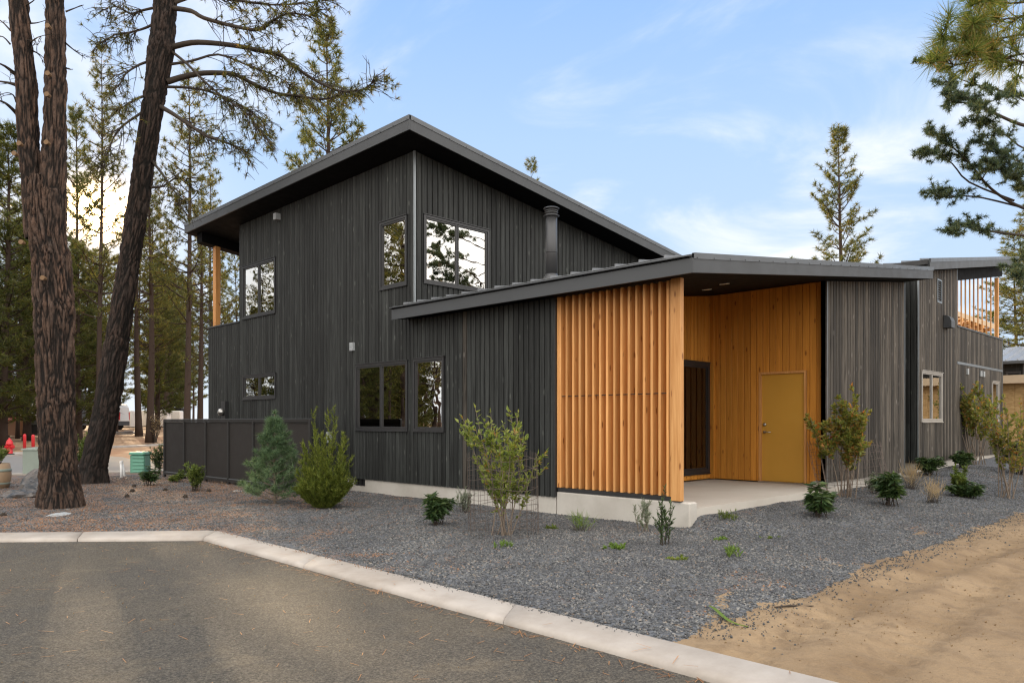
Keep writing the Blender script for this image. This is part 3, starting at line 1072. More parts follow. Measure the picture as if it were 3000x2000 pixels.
# low roof over the ground-floor wing and porch
QX0, QX1, QY0, QY1 = -0.42, 9.61, -0.30, 6.27
lt, lb = lambda x, y: LOWT(x), lambda x, y: LOWZ(x)
m = MB()
skew_slab(m, QX0 + .03, -.002, QY0 + .03, QY1 - .002, lambda x, y: LOWT(x) - .012, lambda x, y: LOWT(x) - .06)
skew_slab(m, 0.0, QX1 - .03, QY0 + .03, 6.07, lambda x, y: LOWT(x) - .012, lambda x, y: LOWT(x) - .06)
lroof = m.build('roof', M['roof_metal'], house)
m = MB()
skew_slab(m, QX0 + .03, -.002, QY0 + .03, QY1 - .004, lambda x, y: LOWZ(x) + .03, lambda x, y: LOWZ(x) + .006)
skew_slab(m, 0.0, QX1 - .03, QY0 + .03, 6.0, lambda x, y: LOWZ(x) + .03, lambda x, y: LOWZ(x) + .006)
m.build('soffit', M['soffit'], lroof)
edge_boards(lroof, (QX0, QY0 + .0), (QX0, QY1), lambda x, y: LOWT(x) - .055, lb, 0, (-1, 0))
edge_boards(lroof, (QX0 + .03, QY0), (QX1, QY0), lt, lb, 0.08, (0, -1))
edge_boards(lroof, (QX1, QY0), (QX1, 4.0), lt, lb, 0.08, (1, 0))
edge_boards(lroof, (QX0 + .03, QY1), (-.034, QY1), lt, lb, 0.08, (0, 1))
m = MB()
skew_slab(m, QX0 - .045, QX0 + .03, QY0 + .04, QY1 + .01, lambda x, y: LOWT(QX0) - .026, lambda x, y: LOWT(QX0) - .044)
m.build('eave_trim', M['flashing'], lroof)
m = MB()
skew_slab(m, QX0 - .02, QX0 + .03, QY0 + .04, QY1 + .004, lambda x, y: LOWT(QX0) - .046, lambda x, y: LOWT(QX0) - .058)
m.build('eave_shade_strip', M['soffit'], lroof)  # solid black strip painted as the shade line under the eave trim
for i in range(16):
    y = 0.11 + 0.4102 * i - 0.0
    if y > 6.25:
        continue
    m = MB()
    x1 = 9.4 if y < 6.0 else -.04
    skew_slab(m, QX0 - .03, x1, y - .012, y + .012, lambda x, yy: LOWT(x) + .030, lambda x, yy: LOWT(x) - .014)
    m.build('standing_seam', M['seam'], lroof)
    m = MB()
    if i:
        skew_slab(m, QX0 - .03, QX0 + 0.10, y - .41 + .012, y - .012, lambda x, yy: LOWT(x) - .003, lambda x, yy: LOWT(x) - .012)
        m.build('pan_end', M['seam'], lroof)

# flue
m = MB()
FX, FY = 0.84, 3.3
m.lathe([(0.100, -.05), (0.100, 1.20)], 28, (FX, FY, 3.69))
flue = m.build('flue_pipe', M['flue'], house, True)
m = MB()
m.lathe([(0.24, LOWT(FX) - 3.69 - .03), (0.19, 0.0), (0.115, 0.10), (0.104, 0.13)], 28, (FX, FY, 3.66))
m.build('storm_collar', M['flue'], flue, True)
m = MB()
m.lathe([(0.101, .0), (0.104, .005), (0.104, .017), (0.101, .022)], 28, (FX, FY, 4.16))
m.build('pipe_joint', M['black_metal'], flue, True)
for zz, r0, r1 in ((4.80, .138, .105), (4.855, .117, .100), (4.89, .117, .100), (4.93, .138, .117)):
    m = MB()
    m.lathe([(r1, -.012), (r0, .0), (r0, .010), (r1, .022)], 28, (FX, FY, zz))
    m.build('cap_ring', M['flue'], flue, True)
m = MB()
m.lathe([(.076, 0), (.076, .15)], 20, (FX, FY, 4.79))
m.build('cap_core', M['black_metal'], flue, True)

# ------------------------------------------------------------------ porch
DX = 5.20
D = (0.70, 1.57, 0.0, 2.14)
wall_d = wall_sheet('x', DX, 0.32, 2.66, lambda a: 0.02, lambda a: LOWZ(DX), [(D[0] - .05, D[1] + .05, 0.0, 2.19)], 0.1).build('wall', M['cedar_wall'], house)
clad(wall_d, 'x', DX, 0.32, 2.62, lambda a: 0.025, lambda a: LOWZ(DX) - .01, [(D[0] - .05, D[1] + .05, 0.0, 2.19)], M['cedar_wall'], 'cedar_board', 0.135, 0.018, 0.004)
WX0, WX1 = 3.1, 5.10
wall_e = wall_sheet('y', 2.70, 0.2, 5.2, lambda a: 0.02, lambda a: LOWZ(a), [(WX0, WX1, 0.14, 2.43)], 0.1).build('wall', M['cedar_wall'], house)
clad(wall_e, 'y', 2.70, 1.9, 5.178, lambda a: 0.025, lambda a: LOWZ(a) - .01, [(WX0, WX1, 0.14, 2.43)], M['cedar_wall'], 'cedar_board', 0.135, 0.018, 0.004)
window(house, 'y', 2.70, WX0, WX1, 0.14, 2.43, fmat=M['black_metal'], glass=M['glass_dark'], fw=0.085, proud=0.03)
m = MB()
m.box(5.12, 5.20, 2.60, 2.69, 0.02, LOWZ(5.2) - .012)
m.build('corner_board', M['cedar_wall'], house)
m = MB()
abox(m, 'x', DX, D[0] - .05, D[0] - .004, -.05, .028, 0.02, 2.19)
abox(m, 'x', DX, D[1] + .004, D[1] + .05, -.05, .028, 0.02, 2.19)
abox(m, 'x', DX, D[0] - .004, D[1] + .004, -.05, .028, 2.145, 2.19)
casing = m.build('door_casing', M['cedar'], house)
m = MB()
m.box(DX + .012, DX + .055, D[0], D[1], 0.03, 2.14)
door = m.build('door', M['door'], house)
m = MB()
m.tube([(DX + .012, 1.50, 1.0), (DX - .045, 1.50, 1.0)], .022, 12)
m.tube([(DX - .045, 1.505, 1.0), (DX - .048, 1.36, 1.0)], .009, 8)
m.build('handle', M['steel'], door, True)
m = MB()
m.tube([(DX + .012, 1.51, 1.15), (DX - .012, 1.51, 1.15)], .032, 14)
m.build('deadbolt', M['steel'], door, True)
m = MB()
m.box(DX - .06, DX + .06, D[0] - .05, D[1] + .05, 0.004, 0.026)
m.build('threshold', M['steel'], house)
m = MB()
m.box(PX0, PX0 + .10, PY + .004, PY + .09, 0.0, LOWZ(5.1) - .02)
m.box(5.13, 5.22, PY + .09, 0.32, 0.0, LOWZ(5.1) - .02)
m.build('corner_trim', M['black_metal'], house)
for (x, y) in ((3.12, 1.58), (2.34, 0.79)):
    m = MB()
    z = LOWZ(x)
    c = Vector((x, y, z))
    nrm = Vector((0.1246, 0, -1)).normalized()
    m.tube([c, c + nrm * .006], .085, 20)
    l_ = m.build('recessed_light', M['white_paint'], house)
    m = MB()
    m.tube([c + nrm * .0062, c + nrm * .0075], .06, 16)
    m.build('lens', M['blind'], l_)

# slatted cedar screen
m = MB()
abox(m, 'x', 0.0, 0.34, 2.41, -.17, -.145, 0.17, LOWZ(0) - .0)
screen = m.build('screen', M['cedar_wall'], house)
for i in range(16):
    a = 0.365 + i * (2.368 - .365) / 15
    m = MB()
    x0_, x1_ = 0.005, 0.143
    m.bevbox(x0_, x1_, a - .020, a + .020, 0.165, LOWZ(0.0) - .015, 0.004)
    m.build('slat', M['cedar'], screen)
m = MB()
m.box(0.004, 0.148, 0.30, 2.42, 0.10, 0.16)
m.build('base_angle', M['black_metal'], screen)
m = MB()
m.tube([(0.03, 0.30, 1.61), (0.03, 2.40, 1.61)], .007, 6)
m.build('tie_rod', M['black_metal'], screen)
m = MB()
m.bevbox(0.0, 0.155, 2.39, 2.43, 0.165, LOWZ(0) - .012, .004)
m.build('slat', M['cedar'], screen)
m = MB()
m.bevbox(-.035, 0.055, 0.13, 0.285, 0.112, LOWZ(0) - .004, 0.006)
post = m.build('porch_post', M['cedar'], house)
m = MB()
m.box(-.025, 0.05, 0.14, 0.275, 0.100, 0.111)
m.build('post_base', M['black_metal'], post)
m = MB()
m.box(0.005, .12, 0.287, 0.33, 0.1, LOWZ(0) - .012)
m.build('trim_board', M['cedar'], screen)

# small fittings on the street-side wall
m = MB()
m.box(-.16, -.026, 11.29, 11.41, 6.07, 6.22)
sl_ = m.build('wall_light', M['grey_plastic'], house)
m = MB()
m.box(-.085, -.026, 8.11, 8.23, 2.71, 2.88)
v_ = m.build('wall_vent', M['grey_plastic'], house)
for i in range(3):
    m = MB()
    m.box(-.095, -.0855, 8.125, 8.215, 2.74 + .045 * i, 2.755 + .045 * i)
    m.build('louvre', M['grey_plastic'], v_)
m = MB()
m.box(-.11, -.026, 14.14, 14.40, 0.85, 1.75)
eb = m.build('electric_meter', M['black_metal'], house)
m = MB()
m.lathe([(.10, 0), (.10, .05), (.085, .10), (.03, .13)], 20)
mm = m.build('meter_dial', M['steel'], eb, True)
mm.location = (-.111, 14.29, 1.46)
mm.rotation_euler = (0, R(-90), 0)
m = MB()
m.box(-.10, -.026, 9.00, 9.13, 0.74, 0.98)
m.build('utility_box', M['grey_plastic'], house)

# ------------------------------------------------------------------ the rear house with the slatted balcony
wing = thing('house', 'rear black house with a slatted cedar balcony screen and light-framed windows', 'house', (10.5, 0.3, 0.0))
VT = lambda x, y: 5.03 + 0.158 * (x + 0.06)
VB = lambda x, y: VT(x, y) - 0.27
W_V1, W_V2 = (0.20, 1.83, 1.20, 2.43), (6.73, 7.54, 1.22, 2.42)
LV = (1.44, 1.81, 4.20, 4.79)
XB = 3.14                                               # where the balcony opening starts
m = wall_sheet('y', 0.0, 0.0, XB, lambda a: .22, lambda a: VB(a, 0), [W_V1], .12)
wv = m.build('wall', M['brown_wood'], wing)
clad(wv, 'y', 0.0, 0.0, XB, lambda a: .215, lambda a: VB(a, 0) - .01, [W_V1, LV], M['brown_wood'], pitch=.134, prof=.024)
m = wall_sheet('y', 0.0, XB, 8.0, lambda a: .22, lambda a: 3.73, [W_V2], .12)
wv2 = m.build('wall', M['brown_wood'], wing)
clad(wv2, 'y', 0.0, XB, 8.0, lambda a: .215, lambda a: 2.74, [W_V2], M['brown_wood'], pitch=.134, prof=.024)
clad(wv2, 'y', 0.0, XB, 8.0, lambda a: 2.815, lambda a: 3.73, [], M['brown_wood'], pitch=.134, prof=.024)
m = MB()
m.box(XB, 8.0, -.034, 0.0, 2.745, 2.81)
m.build('belly_band', M['trim_metal'], wing)
m = MB()
m.box(XB - .02, 8.03, -.045, .16, 3.735, 3.775)
m.build('rail_cap', M['fascia'], wing)
WL = (0.28, 0.75, 1.15, 2.45)
ws = wall_sheet('x', 0.0, 0.12, 4.6, lambda a: .22, lambda a: VB(0, a), [WL], .12).build('wall', M['black_wood'], wing)
clad(ws, 'x', 0.0, 0.02, 4.6, lambda a: .215, lambda a: VB(0, a) - .01, [WL], M['black_wood'], pitch=.137)
m = MB()
m.box(0.12, 8.0, 4.5, 4.6, -.3, 4.9)
m.box(7.9, 8.0, 0.12, 4.5, -.3, 3.73)
m.box(XB - .1, XB, 0.12, 4.5, 3.6, VB(XB, 0))
m.box(XB, 8.0, .12, 4.5, 3.40, 3.45)
m.build('wall', M['black_wood'], wing)
m = MB()
m.box(0.02, 8.0, 0.02, .2, -.5, .215)
m.box(0.02, .2, .2, 4.6, -.5, .215)
m.build('foundation', M['concrete'], wing)
window(wing, 'y', 0.0, *W_V1, lites=2, fmat=M['frame_grey'], curtain=[(.05, .32), (.55, .72)], e=.03)
window(wing, 'y', 0.0, *W_V2, fmat=M['frame_grey'], curtain=[(.3, .6)])
wl_ = window(wing, 'x', 0.0, *WL, room=False, fmat=M['black_metal'], glass=M['glass_dark'])
m = MB()
for i in range(22):
    abox(m, 'x', 0.0, WL[0] + .25, WL[1] - .07, -.05, -.035, 1.24 + .05 * i, 1.27 + .05 * i)
m.build('blind', M['grey_plastic'], wl_, kind='stuff')
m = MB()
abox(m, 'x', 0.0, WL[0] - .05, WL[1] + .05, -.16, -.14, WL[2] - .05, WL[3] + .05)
m.build('shade_backing', M['soffit'], wl_)  # black sheet whose colour stands in for the unlit room's shade
for bx in ((-.034, .004, -.034, .002, .215, VB(0, 0)), (7.996, 8.022, -.034, .01, .215, 3.73), (XB - .004, XB + .016, -.034, .0, 3.78, VB(XB, 0))):
    m = MB()
    m.box(*bx)
    m.build('corner_trim', M['trim_metal'], wing)
m = MB()
skew_slab(m, -.06, 8.9, -.30, 4.9, lambda x, y: VT(x, y) - .012, lambda x, y: VT(x, y) - .06)
vroof = m.build('roof', M['roof_metal'], wing)
m = MB()
skew_slab(m, -.03, 8.2, -.27, 4.9, lambda x, y: VB(x, y) + .03, lambda x, y: VB(x, y) + .006)
m.build('soffit', M['soffit'], vroof)
m = MB()                                                 # fascia with its raked end
n0, n1 = -.30, -.272
m.hexa([(-.06, n0, VB(-.06, 0)), (7.85, n0, VB(7.85, 0)), (7.85, n1, VB(7.85, 0)), (-.06, n1, VB(-.06, 0))], [(-.06, n0, VT(-.06, 0) - .01), (8.86, n0, VT(8.86, 0) - .01), (8.86, n1, VT(8.86, 0) - .01), (-.06, n1, VT(-.06, 0) - .01)])
vf = m.build('fascia', M['fascia'], vroof)
m = MB()
m.hexa([(-.06, n0 - .008, VT(-.06, 0) - .09), (8.62, n0 - .008, VT(8.62, 0) - .09), (8.62, n0 - .001, VT(8.62, 0) - .09), (-.06, n0 - .001, VT(-.06, 0) - .09)], [(-.06, n0 - .008, VT(-.06, 0)), (8.92, n0 - .008, VT(8.92, 0)), (8.92, n0 - .001, VT(8.92, 0)), (-.06, n0 - .001, VT(-.06, 0))])
m.build('drip_flashing', M['flashing'], vf)
m = MB()
m.box(-.09, -.06, -.30, 4.9, VB(0, 0), VT(0, 0) - .05)
m.build('fascia', M['fascia'], vroof)
m = MB()
m.box(-.19, -.092, -.26, 4.9, VT(0, 0) - .16, VT(0, 0) - .05)
m.build('gutter', M['black_metal'], vroof)
for i in range(12):
    m = MB()
    skew_slab(m, -.10, 8.7, -.1 + .41 * i, -.076 + .41 * i, lambda x, y: VT(x, y) + .03, lambda x, y: VT(x, y) - .014)
    m.build('standing_seam', M['seam'], vroof)
m = MB()                                                 # dark beam over the balcony
m.hexa([(XB + .02, .0, VB(XB, 0) - .30), (8.1, .0, VB(8.1, 0) - .30), (8.1, .14, VB(8.1, 0) - .30), (XB + .02, .14, VB(XB, 0) - .30)], [(XB + .02, .0, VB(XB, 0)), (8.1, .0, VB(8.1, 0)), (8.1, .14, VB(8.1, 0)), (XB + .02, .14, VB(XB, 0))])
m.build('balcony_beam', M['soffit'], wing)
for x in (13.90, 14.27, 14.67, 15.10, 15.51, 15.95, 16.41, 16.88, 17.38):
    m = MB()
    m.bevbox(x - 10.5 - .03, x - 10.5 + .015, .02, .052, 3.776, VB(x - 10.5, 0) - .29, .004)
    m.build('balcony_slat', M['cedar'], wing)
m = MB()
m.bevbox(7.62, 7.73, .01, .11, 3.776, VB(7.4, 0) - .29, .008)
m.build('balcony_post', M['cedar'], wing)
m = MB()
abox(m, 'y', 0, LV[0], LV[1], 0, .03, LV[2], LV[2] + .035)
abox(m, 'y', 0, LV[0], LV[1], 0, .03, LV[3] - .035, LV[3])
abox(m, 'y', 0, LV[0], LV[0] + .035, 0, .03, LV[2] + .035, LV[3] - .035)
abox(m, 'y', 0, LV[1] - .035, LV[1], 0, .03, LV[2] + .035, LV[3] - .035)
lv = m.build('gable_vent', M['trim_metal'], wing)
for i in range(9):
    z = LV[2] + .05 + i * .057
    m = MB()
    m.hexa([(LV[0] + .036, -.026, z), (LV[1] - .036, -.026, z), (LV[1] - .036, -.022, z), (LV[0] + .036, -.022, z)], [(LV[0] + .036, -.006, z + .035), (LV[1] - .036, -.006, z + .035), (LV[1] - .036, -.002, z + .035), (LV[0] + .036, -.002, z + .035)])
    m.build('louvre', M['fascia'], lv)
m = MB()
pr = [(-.03, 3.60), (-.21, 3.60), (-.21, 3.76), (-.17, 3.86), (-.10, 3.91), (-.03, 3.92)]
m.loft([[(1.93, a, z) for a, z in pr], [(2.25, a, z) for a, z in pr]])
m.build('vent_hood', M['fascia'], wing)
for x in (4.05, 5.42, 5.72):
    m = MB()
    m.box(x - .06, x + .06, -.07, -.03, 2.50, 2.66)
    m.build('wall_vent', M['grey_plastic'], wing)
m = MB()
dx, dy = -.15, .62 - .3
m.tube([(dx, dy, VT(0, 0) - .12), (dx, dy, 0.05), (dx - .03, dy - .02, -.02), (dx - .16, dy - .10, -.05)], .05, 12)
m.build('downspout', M['fascia'], wing, True)
for z in (1.0, 2.6, 4.0):
    m = MB()
    m.box(dx - .054, dx + .115, dy - .054, dy + .054, z, z + .03)
    m.build('strap', M['black_metal'], wing)
pad = thing('splash_block', 'pale concrete splash block under the downspout between the two black houses', 'splash block', (9.75, 0.25, -.08))
m = MB()
m.hexa([(-.25, -.12, -.06), (.25, -.12, -.06), (.25, .12, -.06), (-.25, .12, -.06)], [(-.24, -.11, .03), (.24, -.11, .03), (.24, .11, .05), (-.24, .11, .05)])
m.build('block', M['concrete'], pad)
# recess between the two houses
m = MB()
m.box(-1.2, 0.0, 3.0, 3.05, -.3, 4.6)
m.build('wall', M['black_wood'], wing)


# ------------------------------------------------------------------ houses under construction behind
def osb_panels(parent, axis, c, a0, a1, z0, z1, holes, name='sheathing_panel'):
    """strand-board sheets 1.22 m wide with a small joint"""
    n = max(1, int(round((a1 - a0) / 1.22)))
    clad(parent, axis, c, a0, a1, lambda a: z0, lambda a: z1, holes, M['osb'], name, (a1 - a0) / n, .014, .001)


ob = thing('house', 'unfinished house clad in bare strand board at the right edge', 'house', (21.6, -3.4, 0.0))
OH = [(3.05, 3.75, 1.12, 2.14)]
w_ = wall_sheet('x', 0.4, -4, 5.2, lambda a: .28, lambda a: 2.55, OH, .1).build('wall', M['osb'], ob)
osb_panels(w_, 'x', 0.4, -4, 5.2, .29, 2.54, OH)
m = MB()
m.box(.35, .55, -4, 5.2, -.5, .27)
m.build('foundation', M['concrete'], ob)
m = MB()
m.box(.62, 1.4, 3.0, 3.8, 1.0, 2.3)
m.build('shade_backing', M['soffit'], ob)  # black box, its colour in place of shade inside the window opening
m = MB()
for a in (3.33, 3.73):
    m.box(.34, .48, a - .025, a + .025, 1.13, 2.13)
m.box(.33, .48, 3.06, 3.74, 1.10, 1.125)
m.build('window_stud', M['cedar'], ob)
m = MB()
m.box(-.05, .10, -4.3, 5.0, 2.52, 2.80)
m.build('fascia', M['tan_fascia'], ob)
m = MB()
m.box(.10, 7, -4.3, 5.0, 2.60, 2.74)
m.build('roof', M['roof_metal'], ob)

bh = thing('house', 'black house with a pale standing-seam metal roof seen over the strand-board house', 'house', (32.6, 3.2, 0.0))
m = MB()
m.box(.5, 8, -12, .6, .1, 3.97)
bw_ = m.build('wall', M['black_wood'], bh)
m = MB()
m.hexa([(0, -12.5, 3.95), (4.5, -12.5, 4.95), (4.5, .8, 4.95), (0, .8, 3.95)], [(0, -12.5, 4.05), (4.5, -12.5, 5.05), (4.5, .8, 5.05), (0, .8, 4.05)])
br_ = m.build('roof', M['clear_roof'], bh)
for i in range(28):
    y = -12.3 + .47 * i
    m = MB()
    m.hexa([(-.02, y, 4.0), (4.5, y, 5.03), (4.5, y + .05, 5.03), (-.02, y + .05, 4.0)], [(-.02, y, 4.11), (4.5, y, 5.11), (4.5, y + .05, 5.11), (-.02, y + .05, 4.11)])
    m.build('standing_seam', M['clear_roof'], br_)
m = MB()
m.box(-.12, -.03, -12.5, .8, 3.90, 4.03)
m.build('gutter', M['fascia'], br_)
window(bh, 'x', 0.5, -.55, .05, 2.6, 3.55, room=False)
m = MB()
m.tube([(.2, -.75, 3.95), (.2, -.75, 2.7)], .06, 8)
m.build('downspout', M['fascia'], bh)

rh = thing('house', 'strand-board house with open orange rafters seen through the balcony slats', 'house', (29.6, 3.6, 0.0))
m = MB()                                                 # its eave falls towards the right, seen between the slats
ea, eb_ = Vector((28.7 - 29.6, 4.6 - 3.6, 6.30)), Vector((30.25 - 29.6, 3.05 - 3.6, 5.54))
inn = Vector((.70, .70, 0))
def rq(z0, z1, d0, d1):
    return [(*(ea + inn * d0).xy, ea.z + z0), (*(eb_ + inn * d0).xy, eb_.z + z0), (*(eb_ + inn * d1).xy, eb_.z + z0), (*(ea + inn * d1).xy, ea.z + z0)], [(*(ea + inn * d0).xy, ea.z + z1), (*(eb_ + inn * d0).xy, eb_.z + z1), (*(eb_ + inn * d1).xy, eb_.z + z1), (*(ea + inn * d1).xy, ea.z + z1)]
m.hexa(*rq(-.22, .0, 0, .06))
m.build('fascia', M['tan_fascia'], rh)
m = MB()
m.hexa(*rq(-.06, -.01, .06, 3))
m.build('roof', M['osb'], rh)
for i in range(7):
    t = (i + .3) / 7
    p = ea.lerp(eb_, t)
    q = p + inn * .9
    m = MB()
    e = (eb_ - ea).normalized() * .04
    m.hexa([tuple(p - e + Vector((0, 0, -.36))), tuple(p + e + Vector((0, 0, -.36))), tuple(q + e + Vector((0, 0, -.36))), tuple(q - e + Vector((0, 0, -.36)))], [tuple(p - e + Vector((0, 0, -.225))), tuple(p + e + Vector((0, 0, -.225))), tuple(q + e + Vector((0, 0, -.225))), tuple(q - e + Vector((0, 0, -.225)))])
    m.build('rafter', M['cedar'], rh)
m = MB()
m.hexa(*[[(x, y, max(.0, z) if i else -.2) for x, y, z in r] for i, r in enumerate(rq(-5.0, -.30, .9, 1.0))])
m.build('wall', M['osb'], rh)
m = MB()

# ------------------------------------------------------------------ fence screen along the street-side wall
fence = thing('fence', 'low dark bronze metal screen fence standing in front of the black wall', 'fence', (-1.2, 0, 0))
FXY = [(-.02, 15.35), (0.0, 14.10), (0.02, 12.85), (0.03, 11.62), (0.05, 10.42), (0.07, 8.05)]
fz0, fz1 = -.20, 1.262
for i, (x, y) in enumerate(FXY):
    m = MB()
    m.bevbox(x - .03, x + .03, y - .035, y + .035, ground_z(-1.2, y) - .1, fz1 - .001, .006)
    m.build('post', M['fence_frame'], fence)
for (x0, y0), (x1, y1) in zip(FXY, FXY[1:]):
    ya, yb = y1 + .036, y0 - .036
    def fb(name, d0, d1, z0, z1, mat, a=ya, b=yb, par=fence):
        m = MB()
        m.hexa([(x1 + d0, a, z0), (x0 + d0, b, z0), (x0 + d1, b, z0), (x1 + d1, a, z0)][::-1], [(x1 + d0, a, z1), (x0 + d0, b, z1), (x0 + d1, b, z1), (x1 + d1, a, z1)][::-1])
        return m.build(name, mat, par)
    p_ = fb('panel', .006, .014, fz0 + .06, fz1 - .06, M['fence_panel'])
    fb('rail', -.028, .028, fz1 - .058, fz1 - .004, M['fence_frame'])
    fb('rail', -.028, .028, fz0, fz0 + .058, M['fence_frame'])
    fb('top_cap', -.04, .04, fz1, fz1 + .012, M['flashing'], a=y1 + .001, b=y0 - .001)
    fb('stop', -.012, .004, fz1 - .085, fz1 - .062, M['fence_frame'])
    fb('stop', -.024, .004, fz0 + .062, fz0 + .078, M['trim_metal'])

# ------------------------------------------------------------------ trees
rng = np.random.default_rng(7)
rnd = random.Random(11)


def unit(a):
    return a / np.maximum(np.linalg.norm(a, axis=-1, keepdims=True), 1e-9)


def tufts(P, Dv, k, length, width, spread, r=None, back=0.0, lj=0.3):
    """k needle triangles at each point P about the direction Dv; spread 0 = brush, 1 = ball"""
    r = r or rng
    P, Dv = np.asarray(P, float).reshape(-1, 3), unit(np.asarray(Dv, float).reshape(-1, 3))
    n = len(P)
    if n == 0:
        return np.zeros((0, 3))
    rd = unit(r.normal(size=(n, k, 3)))
    d = unit(Dv[:, None, :] * (1 - spread) + rd * (spread + .15))
    ln = np.asarray(length) * (1 - lj + 2 * lj * r.random((n, k, 1)))
    base = P[:, None, :] - Dv[:, None, :] * (back * r.random((n, k, 1)))
    side = unit(np.cross(d, unit(r.normal(size=(n, k, 3))))) * (width / 2)
    V = np.stack([base - side, base + side, base + d * ln], axis=2)
    return V.reshape(-1, 3)


def curve(p, d, L, n, up=0.0, wob=0.12, r=rnd):
    """a limb: n+1 points, turning upwards (up>0) or drooping (up<0)"""
    p, d = Vector(p), Vector(d).normalized()
    out = [p.copy()]
    for i in range(n):
        d = (d + Vector((0, 0, up / n)) + Vector((r.gauss(0, wob), r.gauss(0, wob), r.gauss(0, wob))) / math.sqrt(n)).normalized()
        p = p + d * (L / n)
        out.append(p.copy())
    return out


def pine(seed, H, r0, base, Rm, shape=1.0, whorl=0.62, up=0.5, tk=13, tl=0.29, tw=0.036, dens=1.0, mat='needle_far', dead=True, lean=(0, 0), rise=0.35):
    """one ponderosa: trunk with limbs, and a crown of needle tufts with gaps between"""
    r = random.Random(seed)
    g = np.random.default_rng(seed)
    wood = MB()
    n = 22
    pts, rad = [], []
    for i in range(n + 1):
        t = i / n
        pts.append(Vector((lean[0] * t + .10 * math.sin(t * 5 + seed), lean[1] * t + .10 * math.sin(t * 4 + 2 * seed), H * t)))
        rad.append(max(.012, r0 * (1 - t) ** 0.85 * (1 + .25 * math.exp(-t * 30))))
    wood.tube(pts, rad, 10)
    P, Dv = [], []

    def at(h):
        f = min(n - 1e-3, h / H * n)
        i = int(f)
        return pts[i].lerp(pts[i + 1], f - i)
    h = base * H * (0.55 if dead else 1.0)
    az = r.random() * 6.28
    while h < H * .985:
        t = (h / H - base) / (1 - base)
        ndead = t < 0
        tt = max(0.0, t)
        Lm = Rm * ((1 - tt) ** shape) * (0.35 + .65 * min(1, tt * 6 + .35)) + .25
        nb = r.choice((2, 3, 4, 4, 5)) if not ndead else r.choice((1, 2, 2))
        if r.random() < .08:
            nb = 1
        for b in range(nb):
            az += 2 * math.pi / max(2, nb) + r.gauss(0, .35)
            L = Lm * r.uniform(.55, 1.12) * (0.6 if ndead else 1)
            el = r.gauss(.12 + rise * tt, .12)
            d = (math.cos(az) * math.cos(el), math.sin(az) * math.cos(el), math.sin(el))
            c = curve(at(h), d, L, 6, up * r.uniform(.5, 1.3) if not ndead else -.3, .14, r)
            rb = .012 + .018 * L * (r0 / .25) ** .5
            wood.tube(c, [rb * (1 - .8 * i / 6) for i in range(7)], 3, False)
            if ndead and r.random() < .7:
                continue
            ns = int(max(3, L / .33) * dens)
            for s in range(ns):
                f = .30 + .70 * (s + r.random()) / ns
                i = min(5, int(f * 6))
                q = c[i].lerp(c[i + 1], f * 6 - i)
                dd = (c[i + 1] - c[i]).normalized()
                sd = Vector((-dd.y, dd.x, 0)) * (1 if s % 2 else -1)
                sl = (.16 + .34 * L * (1 - f * .75) * .5) * r.uniform(.5, 1.3)
                sv = (dd * .7 + sd * r.uniform(.5, 1.1) + Vector((0, 0, r.uniform(-.1, .45)))).normalized()
                e = q + sv * sl
                if sl > .25:
                    wood.tube([q, q.lerp(e, .5) + Vector((0, 0, -.02)), e], [.010, .008, .005], 3, False)
                m_ = 1 + int(sl / .28)
                for j in range(m_):
                    P.append(q.lerp(e, 1 - j * .42 / max(1, m_ - .6)))
                    Dv.append(sv + Vector((0, 0, .35)))
            P.append(c[-1])
            Dv.append(c[-1] - c[-2])
        h += whorl * r.uniform(.6, 1.4) * (1 - .45 * tt)
    P.append(pts[-1])
    Dv.append(Vector((0, 0, 1)))
    V = tufts(P, Dv, tk, tl, tw, .62, g, .1)
    nm = wood.mesh('trunk', M['bark_far'], True)
    return nm, tri_mesh('crown', V, M[mat])


PROTO = {
    'tall': pine(1, 22, .20, .30, 3.0, .75, .56, .55, dens=1.0),
    'spire': pine(2, 20, .20, .24, 3.6, .80, .60, .75, tk=15, dens=1.55, mat='needle_gold', rise=.45),
    'open': pine(3, 21, .16, .28, 3.5, .70, .62, .5, dens=1.0),
    'bushy': pine(4, 14, .20, .07, 2.9, .85, .40, .35, tk=16, tl=.32, dens=1.35, mat='needle_dark', dead=False),
    'gold': pine(5, 19, .14, .22, 3.3, .8, .52, .5, dens=1.15, mat='needle_gold'),
    'bare': pine(6, 20, .26, .45, 3.0, .7, .56, .5, dens=1.0),
}


def plant_tree(kind, x, y, H, label, group=None, rz=None, z=None, wide=1.0, name='pine_tree', fat=1.0):
    tr, cr = PROTO[kind]
    h0 = {'tall': 22, 'spire': 20, 'open': 21, 'bushy': 14, 'gold': 19, 'bare': 20}[kind]
    s = H / h0
    t = thing(name, label, 'tree', (x, y, (ground_z(x, y) if z is None else z) - .05), rnd.random() * 6.28 if rz is None else rz, group, (s * wide, s * wide, s))
    link('trunk', tr, t)
    link('crown', cr, t, kind='stuff')
    return t


